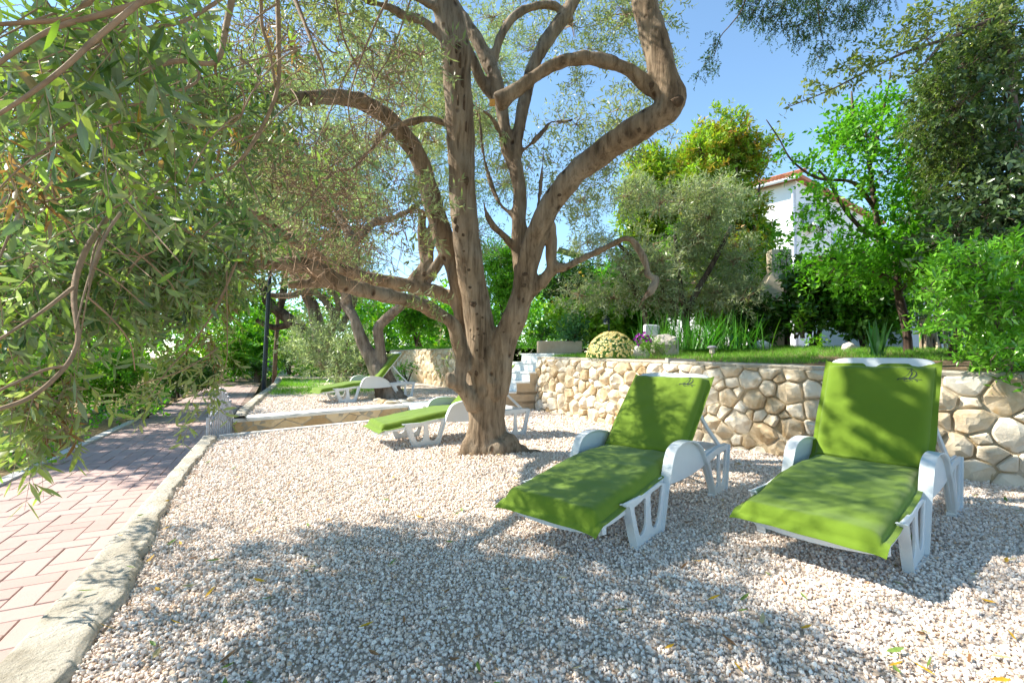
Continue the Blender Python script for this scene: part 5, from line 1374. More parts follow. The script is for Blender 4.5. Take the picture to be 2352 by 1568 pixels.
# --- plum tree
PB = P(2086, 818, 6.4)
stems = [PX((2087,826,6.4,12),(2086,800,6.4,9.5),(2080,750,6.4,9),(2068,692,6.4,8.5),(2059,646,6.4,8),(2056,600,6.4,7),(2040,570,6.4,6),(2022,540,6.4,5.5),(2008,469,6.4,5),(1997,375,6.4,4),(1981,330,6.4,3),(1962,281,6.4,4),(1956,210,6.4,2)),
         PX((2058,640,6.4,5),(2066,580,6.5,4.5),(2090,500,6.6,3.5),(2120,420,6.7,4),(2150,360,6.8,2)), PX((2022,545,6.4,6),(1985,530,6.2,5),(1940,480,6.1,4),(1905,420,6,3),(1880,390,6,2)), PX((1998,380,6.4,5),(2020,290,6.4,4),(2040,200,6.4,2),(2046,165,6.4,1)),
         PX((2010,480,6.4,5),(1960,420,6.2,4),(1880,410,6,3),(1820,370,6,2),(1790,320,6,1.5),(1760,275,6,1)), PX((2058,650,6.4,7),(2000,620,6.1,5),(1940,600,5.9,4),(1880,590,5.8,2)), PX((2062,670,6.4,5),(2120,620,6.3,4),(2180,590,6.2,2))]
pl = boxcl(46, 1862, 2150, 300, 640, 5.7, 7.2, .18, .36) + boxcl(10, 1960, 2120, 230, 330, 6, 6.8, .12, .25) + [(P(a,b,6), r) for a,b,r in ((1795,330,.08),(1810,360,.1),(1835,385,.12),(1870,400,.14),(1890,600,.2),(1940,620,.2),(2150,600,.2),(2190,560,.2),(2120,640,.15),(1960,560,.22),(2040,610,.2),(2100,480,.3))]
plant('plum_tree', 'slender plum tree with thin dark trunk and large fresh green leaves', 'tree', PB, pl, 46, .075, .036, [(.10,.31,.015),(.13,.37,.02),(.08,.25,.015),(.17,.42,.03)], M_LEAF, 'mid', stems, M_BARKD, length=.24, k=8, droop=.12, up=.35, twig=.002, link=.005, spread=.8)

# --- dark evergreen at the right edge, oak-like leaves and conifer sprays
EB = Vector((5.6, 4.9, .95))
dk = boxcl(60, 2180, 2420, 120, 560, 4.6, 6.0, .25, .45) + boxcl(26, 2220, 2440, 480, 800, 4.8, 5.8, .22, .36)
stems = [([EB, EB+Vector((0,0,1.5)), EB+Vector((-.1,.1,3.0)), EB+Vector((-.2,.1,5))], [.07,.06,.05,.03])]
plant('holm_oak', 'dark evergreen oak with grey green leaves filling the right edge', 'tree', EB, dk, 46, .070, .034, [(.06,.11,.045),(.09,.15,.06),(.05,.09,.03),(.14,.20,.10)], M_GLOSS, 'mid', stems, M_BARKD, length=.18, k=9, droop=.1, up=.2, twig=.002, link=.006)
ob = [(P(a,b,d), r) for a,b,d,r in ((2200,60,4.6,.3),(2130,90,4.5,.26),(2080,60,4.5,.2),(2060,120,4.4,.18),(2010,120,4.3,.16),(1985,150,4.3,.16),(1950,160,4.2,.13),(1925,180,4.2,.11),(1900,200,4.15,.11),(1870,215,4.1,.09),(1845,225,4.1,.07),(1810,240,4.05,.05),(2130,30,4.6,.25),(2240,110,4.8,.25),(2100,160,4.5,.12),(2040,170,4.4,.1),(1950,190,4.2,.06),(2260,30,4.8,.35),(2330,60,4.8,.35),(1955,195,4.2,.07),(1985,130,4.3,.15),(2300,130,4.9,.35))]
obs_ = [PX((2330,20,4.8,6),(2200,80,4.6,4),(2080,120,4.45,3),(1980,170,4.3,2.2),(1900,210,4.15,1.6),(1800,250,4.05,.8)), PX((2180,80,4.6,3),(2110,160,4.5,2),(2090,170,4.5,1))]
plant('oak_branch', 'sunlit oak branch reaching in from the upper right across the sky', 'branch', P(2330,20,4.8), ob, 58, .05, .022, [(.17,.22,.07),(.22,.27,.09),(.13,.18,.06),(.27,.29,.10)], M_LEAF, 'mid', obs_, M_BARKD, length=.13, k=8, droop=.1, up=.2, twig=.0016, link=.004)
def sprays(F, cl, per, L, pal, down=.6, leaf=.02, wd=.005):
    for c_, r in cl:
        n = int(per*(r/.3)**2)+4; o = np.array(tuple(c_)) + rdir(n)*r*rng.uniform(0,1,(n,1))**.5; d = unit(rdir(n)*.7 + np.array([-.25,0,-down]))
        F.shoots(o, d, L, 16, leaf, wd, pal, .3, .75, .0015, .3, False, .4)
        F.links(np.repeat(np.array(tuple(c_))[None], max(2,n//4), 0), o[:max(2,n//4)], .003, .0015)
JP = [(.05,.11,.055),(.07,.14,.06),(.04,.085,.05),(.09,.16,.05)]
JY = [(.15,.22,.04),(.11,.18,.035),(.19,.24,.05),(.08,.14,.03)]
cy = thing('conifer_branch', 'dark conifer sprays hanging from the top edge against the blue sky', 'branch', P(1850,-60,4.2)); F = Fol()
cc = [(P(a,b,d), r) for a,b,d,r in ((1700,0,4.1,.1),(1730,25,4.1,.14),(1770,40,4.1,.16),(1800,20,4.1,.16),(1830,60,4.1,.15),(1860,40,4.1,.16),(1850,85,4.1,.1),(1890,30,4.2,.16),(1930,40,4.2,.16),(1960,50,4.2,.12),(1910,100,4.2,.1),(1880,130,4.2,.08),(1885,110,4.2,.08),(1980,20,4.2,.15),(1645,80,4.0,.045),(1640,100,4.0,.055),(1630,130,4.0,.06),(1645,145,4.0,.06),(1618,150,4.0,.045),(1605,165,4.0,.03),(1740,-10,4.1,.2),(1820,-20,4.1,.25),(1900,-20,4.2,.25),(2000,-10,4.3,.25))]
sprays(F, cc, 170, .09, JP, .7, .022, .009)
F.build_leaves('foliage', M_LEAF, cy, cy.location, 'far'); F.build_twigs('twigs', M_TWIGD, cy, cy.location)
m = MB()
for pts, r0, r1 in (([(1720,-30,4.1),(1705,20,4.08),(1680,55,4.03),(1655,85,4.0),(1640,130,4.0)], .008, .003), ([(2000,-40,4.3),(1890,-20,4.2),(1880,30,4.2),(1890,90,4.2)], .012, .004)):
    pp = [P(*q) for q in pts]; m.tube(pp, list(np.linspace(r0, r1, len(pp))), 6, sub=4)
m.build('stem', M_BARKD, cy, cy.location)
jn = thing('juniper', 'yellowish green juniper sprays beside the dark oak at the right', 'tree', Vector((5.0, 5.2, 1.0))); F = Fol()
cc = boxcl(30, 2110, 2240, 170, 420, 4.7, 5.6, .16, .28) + boxcl(14, 2200, 2380, -20, 150, 4.5, 5.3, .18, .3) + [(P(a,b,5), r) for a,b,r in ((2090,230,.1),(2085,270,.09),(2095,300,.1),(2140,430,.12))]
sprays(F, cc, 90, .11, JY + JP[:1], .35, .03, .011)
F.build_leaves('crown', M_LEAF, jn, jn.location, 'far'); F.build_twigs('twigs', M_TWIGD, jn, jn.location)
m = MB(); m.tube([jn.location, P(2230,500,5.2), P(2200,300,5.2), P(2260,50,5.0)], [.05,.04,.03,.02], 8, sub=4, wob=.2); m.build('trunk', M_BARKD, jn, jn.location, smooth=True)
# glossy whorled shrub spilling over the wall
PTB = Vector((4.6, 4.1, .85))
pt = boxcl(34, 2160, 2420, 560, 790, 3.7, 4.7, .13, .24) + boxcl(18, 2230, 2400, 760, 880, 3.5, 4.2, .10, .17) + [(P(a,b,3.8), r) for a,b,r in ((2180,640,.1),(2140,650,.1),(2120,670,.08),(2160,700,.1),(2250,860,.09),(2290,880,.08),(2330,850,.1),(2230,830,.08),(2200,600,.12),(2140,560,.1))]
plant('glossy_shrub', 'glossy bright green shrub spilling over the right end of the stone wall', 'shrub', PTB, pt, 75, .070, .022, [(.12,.33,.02),(.16,.40,.03),(.09,.26,.02),(.22,.46,.05)], M_GLOSS, 'mid', [([PTB, P(2300,760,4.0), P(2250,650,4.1)], [.03,.02,.01]), ([PTB, P(2330,800,3.8), P(2320,600,4.2)], [.03,.02,.01])], M_BARKD, length=.10, k=9, droop=.0, up=.35, twig=.002, link=.005, spread=1.1, pairs=False)

# --- strap leaved clumps
def straps(name, label, base, n, L, w, pal, spread, curve=.6):
    t = thing(name, label, 'plant', base); m = MB()
    for i in range(n):
        a = random.uniform(0, 6.28); tilt = random.uniform(.05, spread); l = L*random.uniform(.6, 1.1); c = pal[i % len(pal)]; c = tuple(x*random.uniform(.8,1.2) for x in c)
        d = Vector((math.cos(a), math.sin(a), 0)); s = Vector((-d.y, d.x, 0)); b = Vector((random.gauss(0, .06*spread*2), random.gauss(0, .06*spread*2), 0)) * (min(n, 180)/40)
        V = []
        for k in range(6):
            q = k/5; p = b + d*(l*q*math.sin(tilt)*(1+curve*q)) + Vector((0,0,l*(q*math.cos(tilt) - curve*.45*q*q*tilt)))
            ww = w*(1-q**2.2)*.5 + .0005; V += [p - s*ww + d*.0, p + s*ww]
        m.add(V, [(2*k, 2*k+1, 2*k+3, 2*k+2) for k in range(5)], c)
    m.build('strap_leaves', M_LEAF, t); return t
straps('agapanthus', 'large clump of long strap leaves beside the white stone block', P(1590, 802, 7.8), 420, .70, .015, [(.07,.24,.03),(.10,.30,.04),(.06,.18,.03)], .75)
straps('agapanthus', 'second strap leaved clump to the right, next to the solar lamp', P(1650, 804, 7.9), 200, .55, .013, [(.06,.20,.03),(.08,.25,.03)], .8)
straps('iris_clump', 'upright bluish iris leaves left of the plum trunk', P(2012, 822, 5.6), 26, .46, .04, [(.10,.27,.10),(.13,.32,.12)], .42, .15)

# --- daisy bush, petunias, stones in the bed
db = P(1405, 822, 7.3); dt = thing('daisy_bush', 'round bush covered in pale yellow daisies on the edge of the lawn', 'flowering bush', db); F = Fol()
n = 520; q = rdir(n); q[:,2] = np.abs(q[:,2]); o = np.array(tuple(db)) + q*np.array([.36,.34,.36])*rng.uniform(.5,.92,(n,1)); F.shoots(o, unit(q+rng.normal(0,.4,(n,3))), .08, 10, .035, .010, [(.10,.22,.06),(.13,.27,.08),(.07,.16,.04)], .1, .9, .0015)
F.build_leaves('foliage', M_LEAF, dt, db, 'far'); m = MB(); mc = MB()
for i in range(760):
    q = Vector(rdir(1)[0]); q.z = abs(q.z)*1.0 + .05; q.normalize()
    if q.y > .5: continue
    c = Vector((q.x*.40, q.y*.36, q.z*.42)); nn = (q + Vector(rng.normal(0,.25,3))).normalized(); u = nn.orthogonal().normalized(); v = nn.cross(u); r = .020*random.uniform(.8,1.2)
    ring = [c + (u*math.cos(a)+v*math.sin(a))*r*(1 if k % 2 else .8) for k, a in enumerate(np.linspace(0, 6.28, 13)[:-1])]
    m.add([c+nn*.003]+ring, [(0, k+1, (k+1) % 12+1) for k in range(12)], (.78,.70,.36))
    mc.add([c+nn*.008]+[c + nn*.005 + (u*math.cos(a)+v*math.sin(a))*r*.36 for a in np.linspace(0, 6.28, 7)[:-1]], [(0, k+1, (k+1) % 6+1) for k in range(6)], (.62,.40,.02))
kind(m.build('daisy_petals', M_PETAL, dt), 'stuff'); kind(mc.build('daisy_centres', M_PETAL, dt), 'stuff')
def rock(name, label, c, sx, sy, sz, mat, seed, group=None, cat='rock', flat=False, sub=3, rough=.3):
    m = MB(); bm = bmesh.new(); bmesh.ops.create_icosphere(bm, subdivisions=sub, radius=1); V = []
    for v in bm.verts:
        p = v.co.copy(); p *= 1 + rough*noise.noise(p*1.1 + Vector((seed*5.3,0,0))) + rough*.4*noise.noise(p*3 + Vector((0,seed*2.1,0)))
        V.append((p.x*sx, p.y*sy, p.z*sz))
    m.add(V, [tuple(v.index for v in f.verts) for f in bm.faces]); bm.free()
    o = m.build(name, mat); o.location = c; return tag(o, label, cat, group)
M_GREYROCK = rock_mat('grey_rock', [(.3, (.30,.27,.23)), (.5, (.48,.44,.39)), (.75, (.60,.57,.52))], 5, .9, .6, 16, rand=True)
rock('rock', 'large craggy pale rock beside the petunias on the lawn edge', P(1528, 800, 7.3), .22, .18, .22, M_GREYROCK, 3)
rock('rock', 'smaller grey rock under the petunias, left of the craggy rock', P(1470, 812, 7.1), .14, .10, .12, M_GREYROCK, 4)
c = P(1495, 772, 7.6); m = MB(); m.box(-.125,.125,-.05,.05,0,.19); o = m.build('stone_block', plain('pale_stone', (.60,.62,.63), .8, .12, 12, .3, 40)); o.location = c; o.rotation_euler = (.0,.06,.1)
md = o.modifiers.new('b', 'BEVEL'); md.width = .025; md.segments = 3; tag(o, 'smooth pale stone block with rounded corners standing behind the petunias', 'stone block')
pb = P(1490, 800, 7.0); pt_ = thing('petunia', 'purple petunias growing between the pale rocks', 'flowers', pb); F = Fol()
n = 200; o = np.array(tuple(pb)) + rng.normal(0, 1, (n,3))*np.array([.13,.08,.06]) + np.array([.04,0,.02]); F.shoots(o, unit(rng.normal(0,.6,(n,3))+np.array([0,0,.7])), .09, 10, .03, .012, [(.12,.25,.04),(.16,.28,.06)], .1, .9, .0012)
F.build_leaves('foliage', M_LEAF, pt_, pb, 'far'); m = MB()
for k, (a, b) in enumerate(((1462,772),(1470,778),(1463,785),(1475,770),(1480,764),(1472,786),(1485,782),(1492,779),(1467,768),(1488,772),(1458,779),(1478,775),(1495,784),(1466,792))):
    c = P(a, b, 6.9) - pb; nn = Vector((random.gauss(0,.3), -1, .4)).normalized(); u = nn.orthogonal().normalized(); v = nn.cross(u)
    m.add([c-nn*.012]+[c+(u*math.cos(t_)+v*math.sin(t_))*.026*(1 if i % 2 else .85) for i, t_ in enumerate(np.linspace(0,6.28,11)[:-1])], [(0,i+1,(i+1)%10+1) for i in range(10)], (.30,.03,.32))
kind(m.build('petunia_flowers', M_PETAL, pt_, None), 'stuff')
# solar lamp
c = P(1636, 822, 6.3); t = thing('solar_lamp', 'small grey solar garden lamp staked in the lawn', 'garden lamp', c)
m = MB(); m.lathe([(.004,-.05),(.011,.0),(.013,.06)], 10); m.build('stake', plain('lamp_plastic', (.30,.26,.22), .5), t)
m = MB(); m.lathe([(.02,.06),(.034,.066),(.037,.135),(.03,.14)], 12); m.build('lamp_glass', plain('lamp_glass', (.62,.55,.42), .2, .1, 5), t)
m = MB(); m.lathe([(.03,.138),(.066,.140),(.064,.152),(.035,.168),(.01,.172)], 14); m.build('lamp_cap', plain('lamp_cap', (.20,.20,.23), .4), t)
m = MB()
for k in range(4): a = k*1.57+.4; m.tube([(.036*math.cos(a),.036*math.sin(a),.06),(.037*math.cos(a),.037*math.sin(a),.14)], [.004,.004], 4)
m.build('lamp_ribs', bpy.data.materials['lamp_cap'], t)
c = P(1562, 832, 6.0); m = MB(); m.box(-.17,.17,-.1,.1,-.02,.05); o = m.build('concrete_slab', plain('slab_concrete', (.30,.29,.27), .9, .15, 10, .3, 50)); o.location = c; o.rotation_euler = (.0,.03,-.12); tag(o, 'grey concrete slab lying at the edge of the lawn above the wall', 'slab')
rock('covered_stone', 'grey stone wrapped in plastic sheet at the back of the lawn', P(1750, 796, 7.9), .155, .12, .11, plain('plastic_sheet', (.48,.52,.57), .3, .15, 9, .5, 14), 9, cat='stone', rough=.2)
rock('rock', 'round beige rock half hidden in the grass left of the iris', P(1952, 800, 7.0), .10, .08, .09, M_GREYROCK, 12)
# raised bed and garden lamp by the stairs
c = P(1285, 800, 9.4); m = MB(); m.box(-.45,.45,-.12,.12,-.1,.15); o = m.build('raised_bed', M_BEIGE); o.location = c; o.rotation_euler = (0,0,.12); md = o.modifiers.new('b','BEVEL'); md.width = .012; tag(o, 'low beige rendered flower bed wall behind the white landing', 'planter')
c = P(1399, 800, 9.0); t = thing('garden_lamp', 'black garden lamp with hanging shade above the daisy bush', 'garden lamp', c)
m = MB(); m.tube([(0,0,-.1),(0,0,.60)], [.014,.012], 8); m.build('pole', M_POST, t)
m = MB(); m.lathe([(.045,.50),(.055,.51),(.05,.56),(.02,.62),(.01,.64)], 12, (-.06,0,0)); m.build('lamp_shade', M_POST, t)
m = MB(); m.lathe([(.005,.47),(.035,.475),(.045,.50),(.01,.505)], 12, (-.06,0,0)); m.build('bulb_cover', plain('frosted_glass', (.6,.62,.66), .3), t)
m = MB(); m.tube([(0,0,.58),(-.03,0,.63),(-.06,0,.64)], [.01,.009,.008], 6); m.build('arm', M_POST, t)
# barbecue
c = P(1772, 793, 9.4); t = thing('barbecue', 'beige masonry barbecue with tapered chimney hood behind the lawn', 'barbecue', c, None, -.12)
m = MB(); m.box(-.30,.20,-.25,.25,-.05,.62); m.build('base', M_BBQ, t)
m = MB(); m.box(-.30,-.22,-.25,.25,.62,.98); m.box(.12,.20,-.25,.25,.62,.98); m.box(-.22,.12,.17,.25,.62,.98); m.build('firebox', plain('soot_brick', (.30,.22,.14), .9), t)
m = MB(); m.add([(-.32,-.28,.98),(.40,-.28,.98),(.40,.26,.98),(-.32,.26,.98),(-.02,-.12,1.48),(.38,-.12,1.48),(.38,.16,1.48),(-.02,.16,1.48)], [(0,3,2,1),(4,5,6,7),(0,1,5,4),(1,2,6,5),(2,3,7,6),(3,0,4,7)]); m.build('hood', M_BBQ, t)
m = MB(); m.box(-.34,.42,-.30,.28,.945,.978); m.build('hood_rim', M_BBQ, t)
m = MB(); m.box(-.01,.37,-.11,.15,1.481,1.95); m.build('chimney', M_BBQ, t)
# teal sheet and cart
rock('teal_sack', 'teal plastic sack half hidden behind the strap leaves', P(1692, 770, 8.9), .16, .12, .2, M_TEAL, 6, cat='sack', rough=.35)
c = P(2165, 768, 7.9); t = thing('garden_cart', 'dark teal garden cart tub behind the cane pile', 'garden cart', c)
m = MB(); m.lathe([(.10,-.16),(.24,-.10),(.30,.12),(.315,.13),(.29,.11),(.2,-.08)], 18); m.build('tub', plain('dark_teal', (.02,.13,.15), .35), t)
m = MB(); m.tube([(.2,0,.05),(.55,0,.2),(.75,0,.25)], [.018,.016,.016], 8); m.build('handle', M_METAL, t)
# canes: a standing bundle and a leaning pile
def cane(a, b, r): 
    m = MB(); n = 6; m.tube([Vector((0,0,0)).lerp(b-a, i/n) + Vector((random.gauss(0,.008),random.gauss(0,.008),0)) for i in range(n+1)], [r*(1+.12*(i % 2))*(1-.25*i/n) for i in range(n+1)], 6); o = m.build('cane', M_CANE); o.location = a; return o
for k in range(11):
    a = P(2128+random.uniform(-12,16), 812, 7.6+random.uniform(-.1,.2)); b = P(2095+k*5.5+random.uniform(-4,4), 575+random.uniform(-15,60), 8.1)
    tag(cane(a, b, .016), 'long dry cane in the upright bundle behind the plum trunk', 'cane', 'canes standing in the bundle')
for k in range(12):
    a = P(2118+k*6+random.uniform(-5,5), 812, 7.3+random.uniform(-.15,.15)); b = P(2135+k*4-12+random.uniform(-18,10), 735+random.uniform(-6,22), 7.7)
    if k < 2: b = P(2113+k*10, 738, 7.4)
    tag(cane(a, b, .018), 'short weathered stick in the leaning pile by the teal cart', 'stick', 'sticks leaning in the pile')
# house
HC = P(1829, 500, 16); HC = Vector((HC.x, 16, 1.0)); hl, hr = Vector((-.66,.75,0)).normalized(), Vector((.80,.60,0)).normalized(); HH = 6.15
t = thing('house', 'white two storey house with red tiled roof behind the garden trees', 'house', HC)
m = MB(); q = [Vector((0,0,0)), hr*9, hr*9+hl*6, hl*6]; m.add([p+Vector((0,0,-.3)) for p in q]+[p+Vector((0,0,HH)) for p in q], [(0,1,5,4),(1,2,6,5),(2,3,7,6),(3,0,4,7),(4,5,6,7)]); m.build('wall', M_HOUSE, t)
m = MB(); cn = (q[0]+q[2])/2
ov = [cn+(p-cn)*1.075 for p in q]; m.add([p+Vector((0,0,HH+.02)) for p in ov]+[p+Vector((0,0,HH+.14)) for p in ov]+[cn+Vector((0,0,HH+1.9))], [(3,2,1,0),(0,1,5,4),(1,2,6,5),(2,3,7,6),(3,0,4,7),(4,5,8),(5,6,8),(6,7,8),(7,4,8)]); rf = m.build('roof', M_ROOF, t)
for k in range(46):
    p = ov[0].lerp(ov[3], k/46*.9) + Vector((0,0,HH+.14)); d = (cn+Vector((0,0,HH+1.9))-p); d = (Vector((hr.x,hr.y,.42))).normalized()
    m = MB(); m.tube([p-d*.05, p+d*.55], [.085,.07], 8); m.build('tile', M_ROOF, rf)
m = MB(); m.tube([hl*.07-hr*.06+Vector((0,0,.0)), hl*.07-hr*.06+Vector((0,0,HH-.2))], [.05,.05], 10); m.build('drainpipe', plain('drainpipe', (.62,.65,.72), .35), t)
m = MB(); m.tube([ov[0]+Vector((0,0,HH+.0)), ov[3]+Vector((0,0,HH+.0))], [.06,.06], 8); m.build('gutter', bpy.data.materials['drainpipe'], t)
def wall_box(m, d0, d1, z0, z1, o0, o1): # box on the right-hand wall, standing out by o
    nn = Vector((hr.y, -hr.x, 0)); V = [hr*d+nn*o+Vector((0,0,z)) for z in (z0,z1) for d, o in ((d0,o0),(d1,o0),(d1,o1),(d0,o1))]
    m.add(V, [(0,1,2,3),(7,6,5,4),(0,4,5,1),(1,5,6,2),(2,6,7,3),(3,7,4,0)])
AZ = P(1860, 492, 16.2).z - 1.0
m = MB(); wall_box(m, .35, 1.25, AZ-.35, AZ+.35, .12, .45); ac = m.build('air_conditioner', M_WHITE, t)
for k in range(7):
    m = MB(); wall_box(m, .40, .95, AZ-.28+k*.085, AZ-.235+k*.085, .455, .47); m.build('grille_bar', plain('ac_grille', (.25,.27,.3), .5) if k == 0 else bpy.data.materials['ac_grille'], ac)
m = MB(); wall_box(m, .3, 1.3, AZ-.52, AZ-.38, .0, .5); m.build('bracket', M_WHITE, t)
for d0, z0 in ((3.2,3.6),(5.6,3.6),(2.4,.9)):
    m = MB(); wall_box(m, d0, d0+1.1, z0, z0+1.3, -.01, .03); w_ = m.build('window', M_WHITE, t)
    m = MB(); wall_box(m, d0+.08, d0+1.02, z0+.08, z0+1.22, .031, .035); m.build('pane', M_DARKGLASS, w_)
for d0, z0 in ((3.0,3.6),(5.6,3.6)):
    m = MB(); nn = Vector((-hl.y, hl.x, 0)); V = [hl*d+nn*o_+Vector((0,0,z)) for z in (z0,z0+1.3) for d, o_ in ((d0,-.01),(d0+1.1,-.01),(d0+1.1,.03),(d0,.03))]
    m.add(V, [(0,1,2,3),(7,6,5,4),(0,4,5,1),(1,5,6,2),(2,6,7,3),(3,7,4,0)]); m.build('window', M_WHITE, t)
# low outbuilding behind the canes
c = P(2080, 800, 10.2); c.z = 1.1
t = thing('outbuilding', 'low white outbuilding with a tiled edge behind the canes', 'shed', c); m = MB(); m.box(0, 3.6, 0, 3, -.3, 2.10); m.build('wall', plain('grey_render', (.62,.65,.68), .9, .04, 3), t)
m = MB(); m.box(.88, 1.5, -.012, .05, .95, 1.55); m.build('window', M_DARKGLASS, t)
for k in range(18): m = MB(); m.tube([(k*.205,-.2,2.13),(k*.205,3.0,2.55)], [.11,.10], 8); m.build('roof_tile', M_ROOF, t)
c = P(1308, 582, 14); m = MB(); m.add([(-.35,-.3,.10),(.45,-.3,-.12),(.45,.6,-.08),(-.35,.6,.14),(-.35,-.3,.13),(.45,-.3,-.09),(.45,.6,-.05),(-.35,.6,.17)], [(0,3,2,1),(4,5,6,7),(0,1,5,4),(1,2,6,5),(2,3,7,6),(3,0,4,7)]); cn_ = thing('canopy', 'grey canopy roof seen over the dark fruit tree', 'canopy', c); m.build('sheet', plain('grey_sheet', (.30,.31,.33), .6), cn_)
m = MB(); m.tube([(.4,-.25,-.1),(.4,-.25,-3.0)], [.03,.03], 6); m.build('pole', M_METAL, cn_)

# ================================================================== BESIDE THE PATH
def bank(px_, py_, z=-.22): return G(px_, py_, z)
RK = [(262,965,.17),(292,953,.19),(318,948,.13),(335,940,.15),(348,932,.16),(368,926,.14),(384,918,.17),(400,910,.18),(415,903,.17),(428,897,.18),(441,892,.18),(452,888,.2),(463,884,.2),(474,880,.2),(232,952,.14)]
BL_ = [f'{q} boulder from the near end of the row edging the path' for q in ('second','third','fourth','fifth','sixth','seventh','eighth','ninth','tenth','eleventh','twelfth','thirteenth','fourteenth','last','very first')]
for k, (a, b, s) in enumerate(RK):
    c = G(a, b, -.27); f = min(1.4, c.y/9+.1)
    rock('rock', BL_[k], c + Vector((0,0,.06)), s*f*random.uniform(.9,1.3), s*f*.9, s*f*random.uniform(.6,.85), M_GREYROCK if k % 3 else M_STONE, k+20, 'boulders edging the path', 'rock')
lab = [('feathery_bush','feathery bright green bush behind the boulders', 330, 912, 9.6, 55, 48, 12, 90, .05, .010, GA, None),
       ('path_shrub','dark dense shrub overhanging the boulders along the path', 405, 855, 12.5, 60, 55, 16, 50, .08, .03, GB, None),
       ('path_shrub','dark hedge far down the left side of the path', 455, 850, 15.5, 45, 42, 14, 44, .10, .04, GB, None),
       ('path_bush','yellow green bush under the drooping olive, left of the path', 250, 860, 9.8, 80, 75, 16, 44, .08, .03, GY[:3]+GA, None),
       ('path_bush','leafy light bush farther left behind the planted bank', 120, 860, 8.6, 110, 100, 18, 40, .08, .03, GY[:2]+GA, None),
       ('ground_cover','low bright nasturtium leaves at the left end of the bank', 60, 1045, 5.4, 80, 34, 12, 60, .05, .04, [(.24,.46,.03),(.30,.52,.05),(.18,.38,.03)], None),
       ('ground_cover','low leafy plants between the straw and the boulders', 225, 945, 8.0, 45, 18, 8, 60, .05, .035, GA, None),
       ('round_bush','round dark bush at the far bend of the path', 588, 845, 21, 15, 18, 6, 60, .10, .06, GB, None),
       ('far_bush','yellowish bush left of the far bend of the path', 540, 815, 23, 40, 45, 12, 40, .14, .05, GY[:3]+GA, None),
       ('far_bush','fresh green bush hiding the foot of the far pale house', 560, 785, 24.5, 48, 45, 10, 44, .15, .06, GA+GY[:2], None),
       ('ground_cover','bright green low plants in front of the boulders on the bank', 330, 925, 9.0, 60, 22, 10, 60, .06, .035, [(.14,.40,.02),(.20,.46,.03)], None),
       ('ground_cover','light green trailing plants on the bank between straw and shrubs', 160, 985, 6.8, 70, 26, 10, 60, .05, .03, [(.18,.44,.03),(.26,.48,.05)], None),
       ('far_bush','sunny yellow green hedge behind the wooden pole', 655, 800, 19, 30, 30, 8, 44, .12, .05, GY[:3]+GA, None),
       ('low_conifer','dark green cushion shrub behind the grass strip', 665, 835, 16, 20, 22, 6, 90, .06, .012, GB, None),
       ('far_bush','green shrub right of the wooden pole on the terrace', 700, 800, 15.5, 30, 28, 8, 44, .10, .04, GA, None)]
for nm, lb, a, b, d, w, h, n, per, lf, wd, pal, by in lab:
    shrub(nm, lb, a, b, d, w, h, n, per, lf, wd, pal, by, stems=(nm not in ('ground_cover',)), length=.2+.006*d, k=10, twig=.002)
straps('agave', 'bluish strap leaved plant at the foot of the boulders by the path', G(235, 962, -.25), 14, .38, .05, [(.06,.16,.10),(.09,.20,.14)], .8, .3)
# palm
pbse = Vector((P(592, 815, 22).x, 22, -.3)); t = thing('palm', 'small palm with arching fronds at the far end of the path', 'palm', pbse)
m = MB(); m.tube([(0,0,0),(0,0,.9)], [.16,.13], 8, wob=.3); m.build('trunk', M_BARKD, t)
for k in range(16):
    a = k*.393+random.uniform(-.15,.15); d = Vector((math.cos(a), math.sin(a), 0)); F = Fol(); up = random.uniform(.5, 1.1)
    n = 26; q = (np.arange(n)+1)/n; c = np.array([tuple(Vector((0,0,.9)) + d*(1.5*x) + Vector((0,0,up*1.6*x - 1.3*x*x))) for x in q])
    s = np.array(tuple(Vector((-d.y, d.x, 0)))); 
    for sg in (1,-1): F.leaves(c, unit(sg*s[None]*.8 + np.array(tuple(d))[None]*.5 + np.array([[0,0,-.15]])*np.ones((n,1))), np.tile([0,0,1.0],(n,1)), .36*(1-.6*q), np.full(n,.035), np.tile((.16,.36,.05),(n,1))*rng.uniform(.8,1.2,(n,1)))
    o = F.build_leaves('frond', M_LEAF, t, None, 'far'); del o['kind']
# trees left of the path whose crowns shade it
for k, (x, y, h, lb) in enumerate(((-9.6,7.5,3.6,'leafy tree on the bank, first beyond the drooping olive leaves'),(-10.6,11.5,4.2,'second leafy tree down the left side of the path'),(-12.8,16.5,4.6,'farthest leafy tree on the left side of the path'))):
    x -= .8; h += .6; b = Vector((x, y, .05)); cl = []
    for _ in range(18):
        q = Vector(rdir(1)[0])*random.uniform(.3,1); cl.append((b+Vector((q.x*2.2+.9, q.y*2.3, h*.86+q.z*h*.26)), random.uniform(.4,.75)))
    st = [([b-Vector((0,0,.2)), b+Vector((.1,.1,h*.35)), b+Vector((.2,0,h*.75))], [.12,.10,.04])] + [([b+Vector((.1,.1,h*.35)), b.lerp(c_, .6)+Vector((0,0,h*.1)), c_], [.07,.045,.015]) for c_, r in cl[:7]]
    plant('bank_tree', lb, 'tree', b, cl, 24, .12, .05, GA+GB+OLB[:2], M_LEAF, 'far', st, M_BARKD, length=.3, k=10, twig=.003, link=.01)
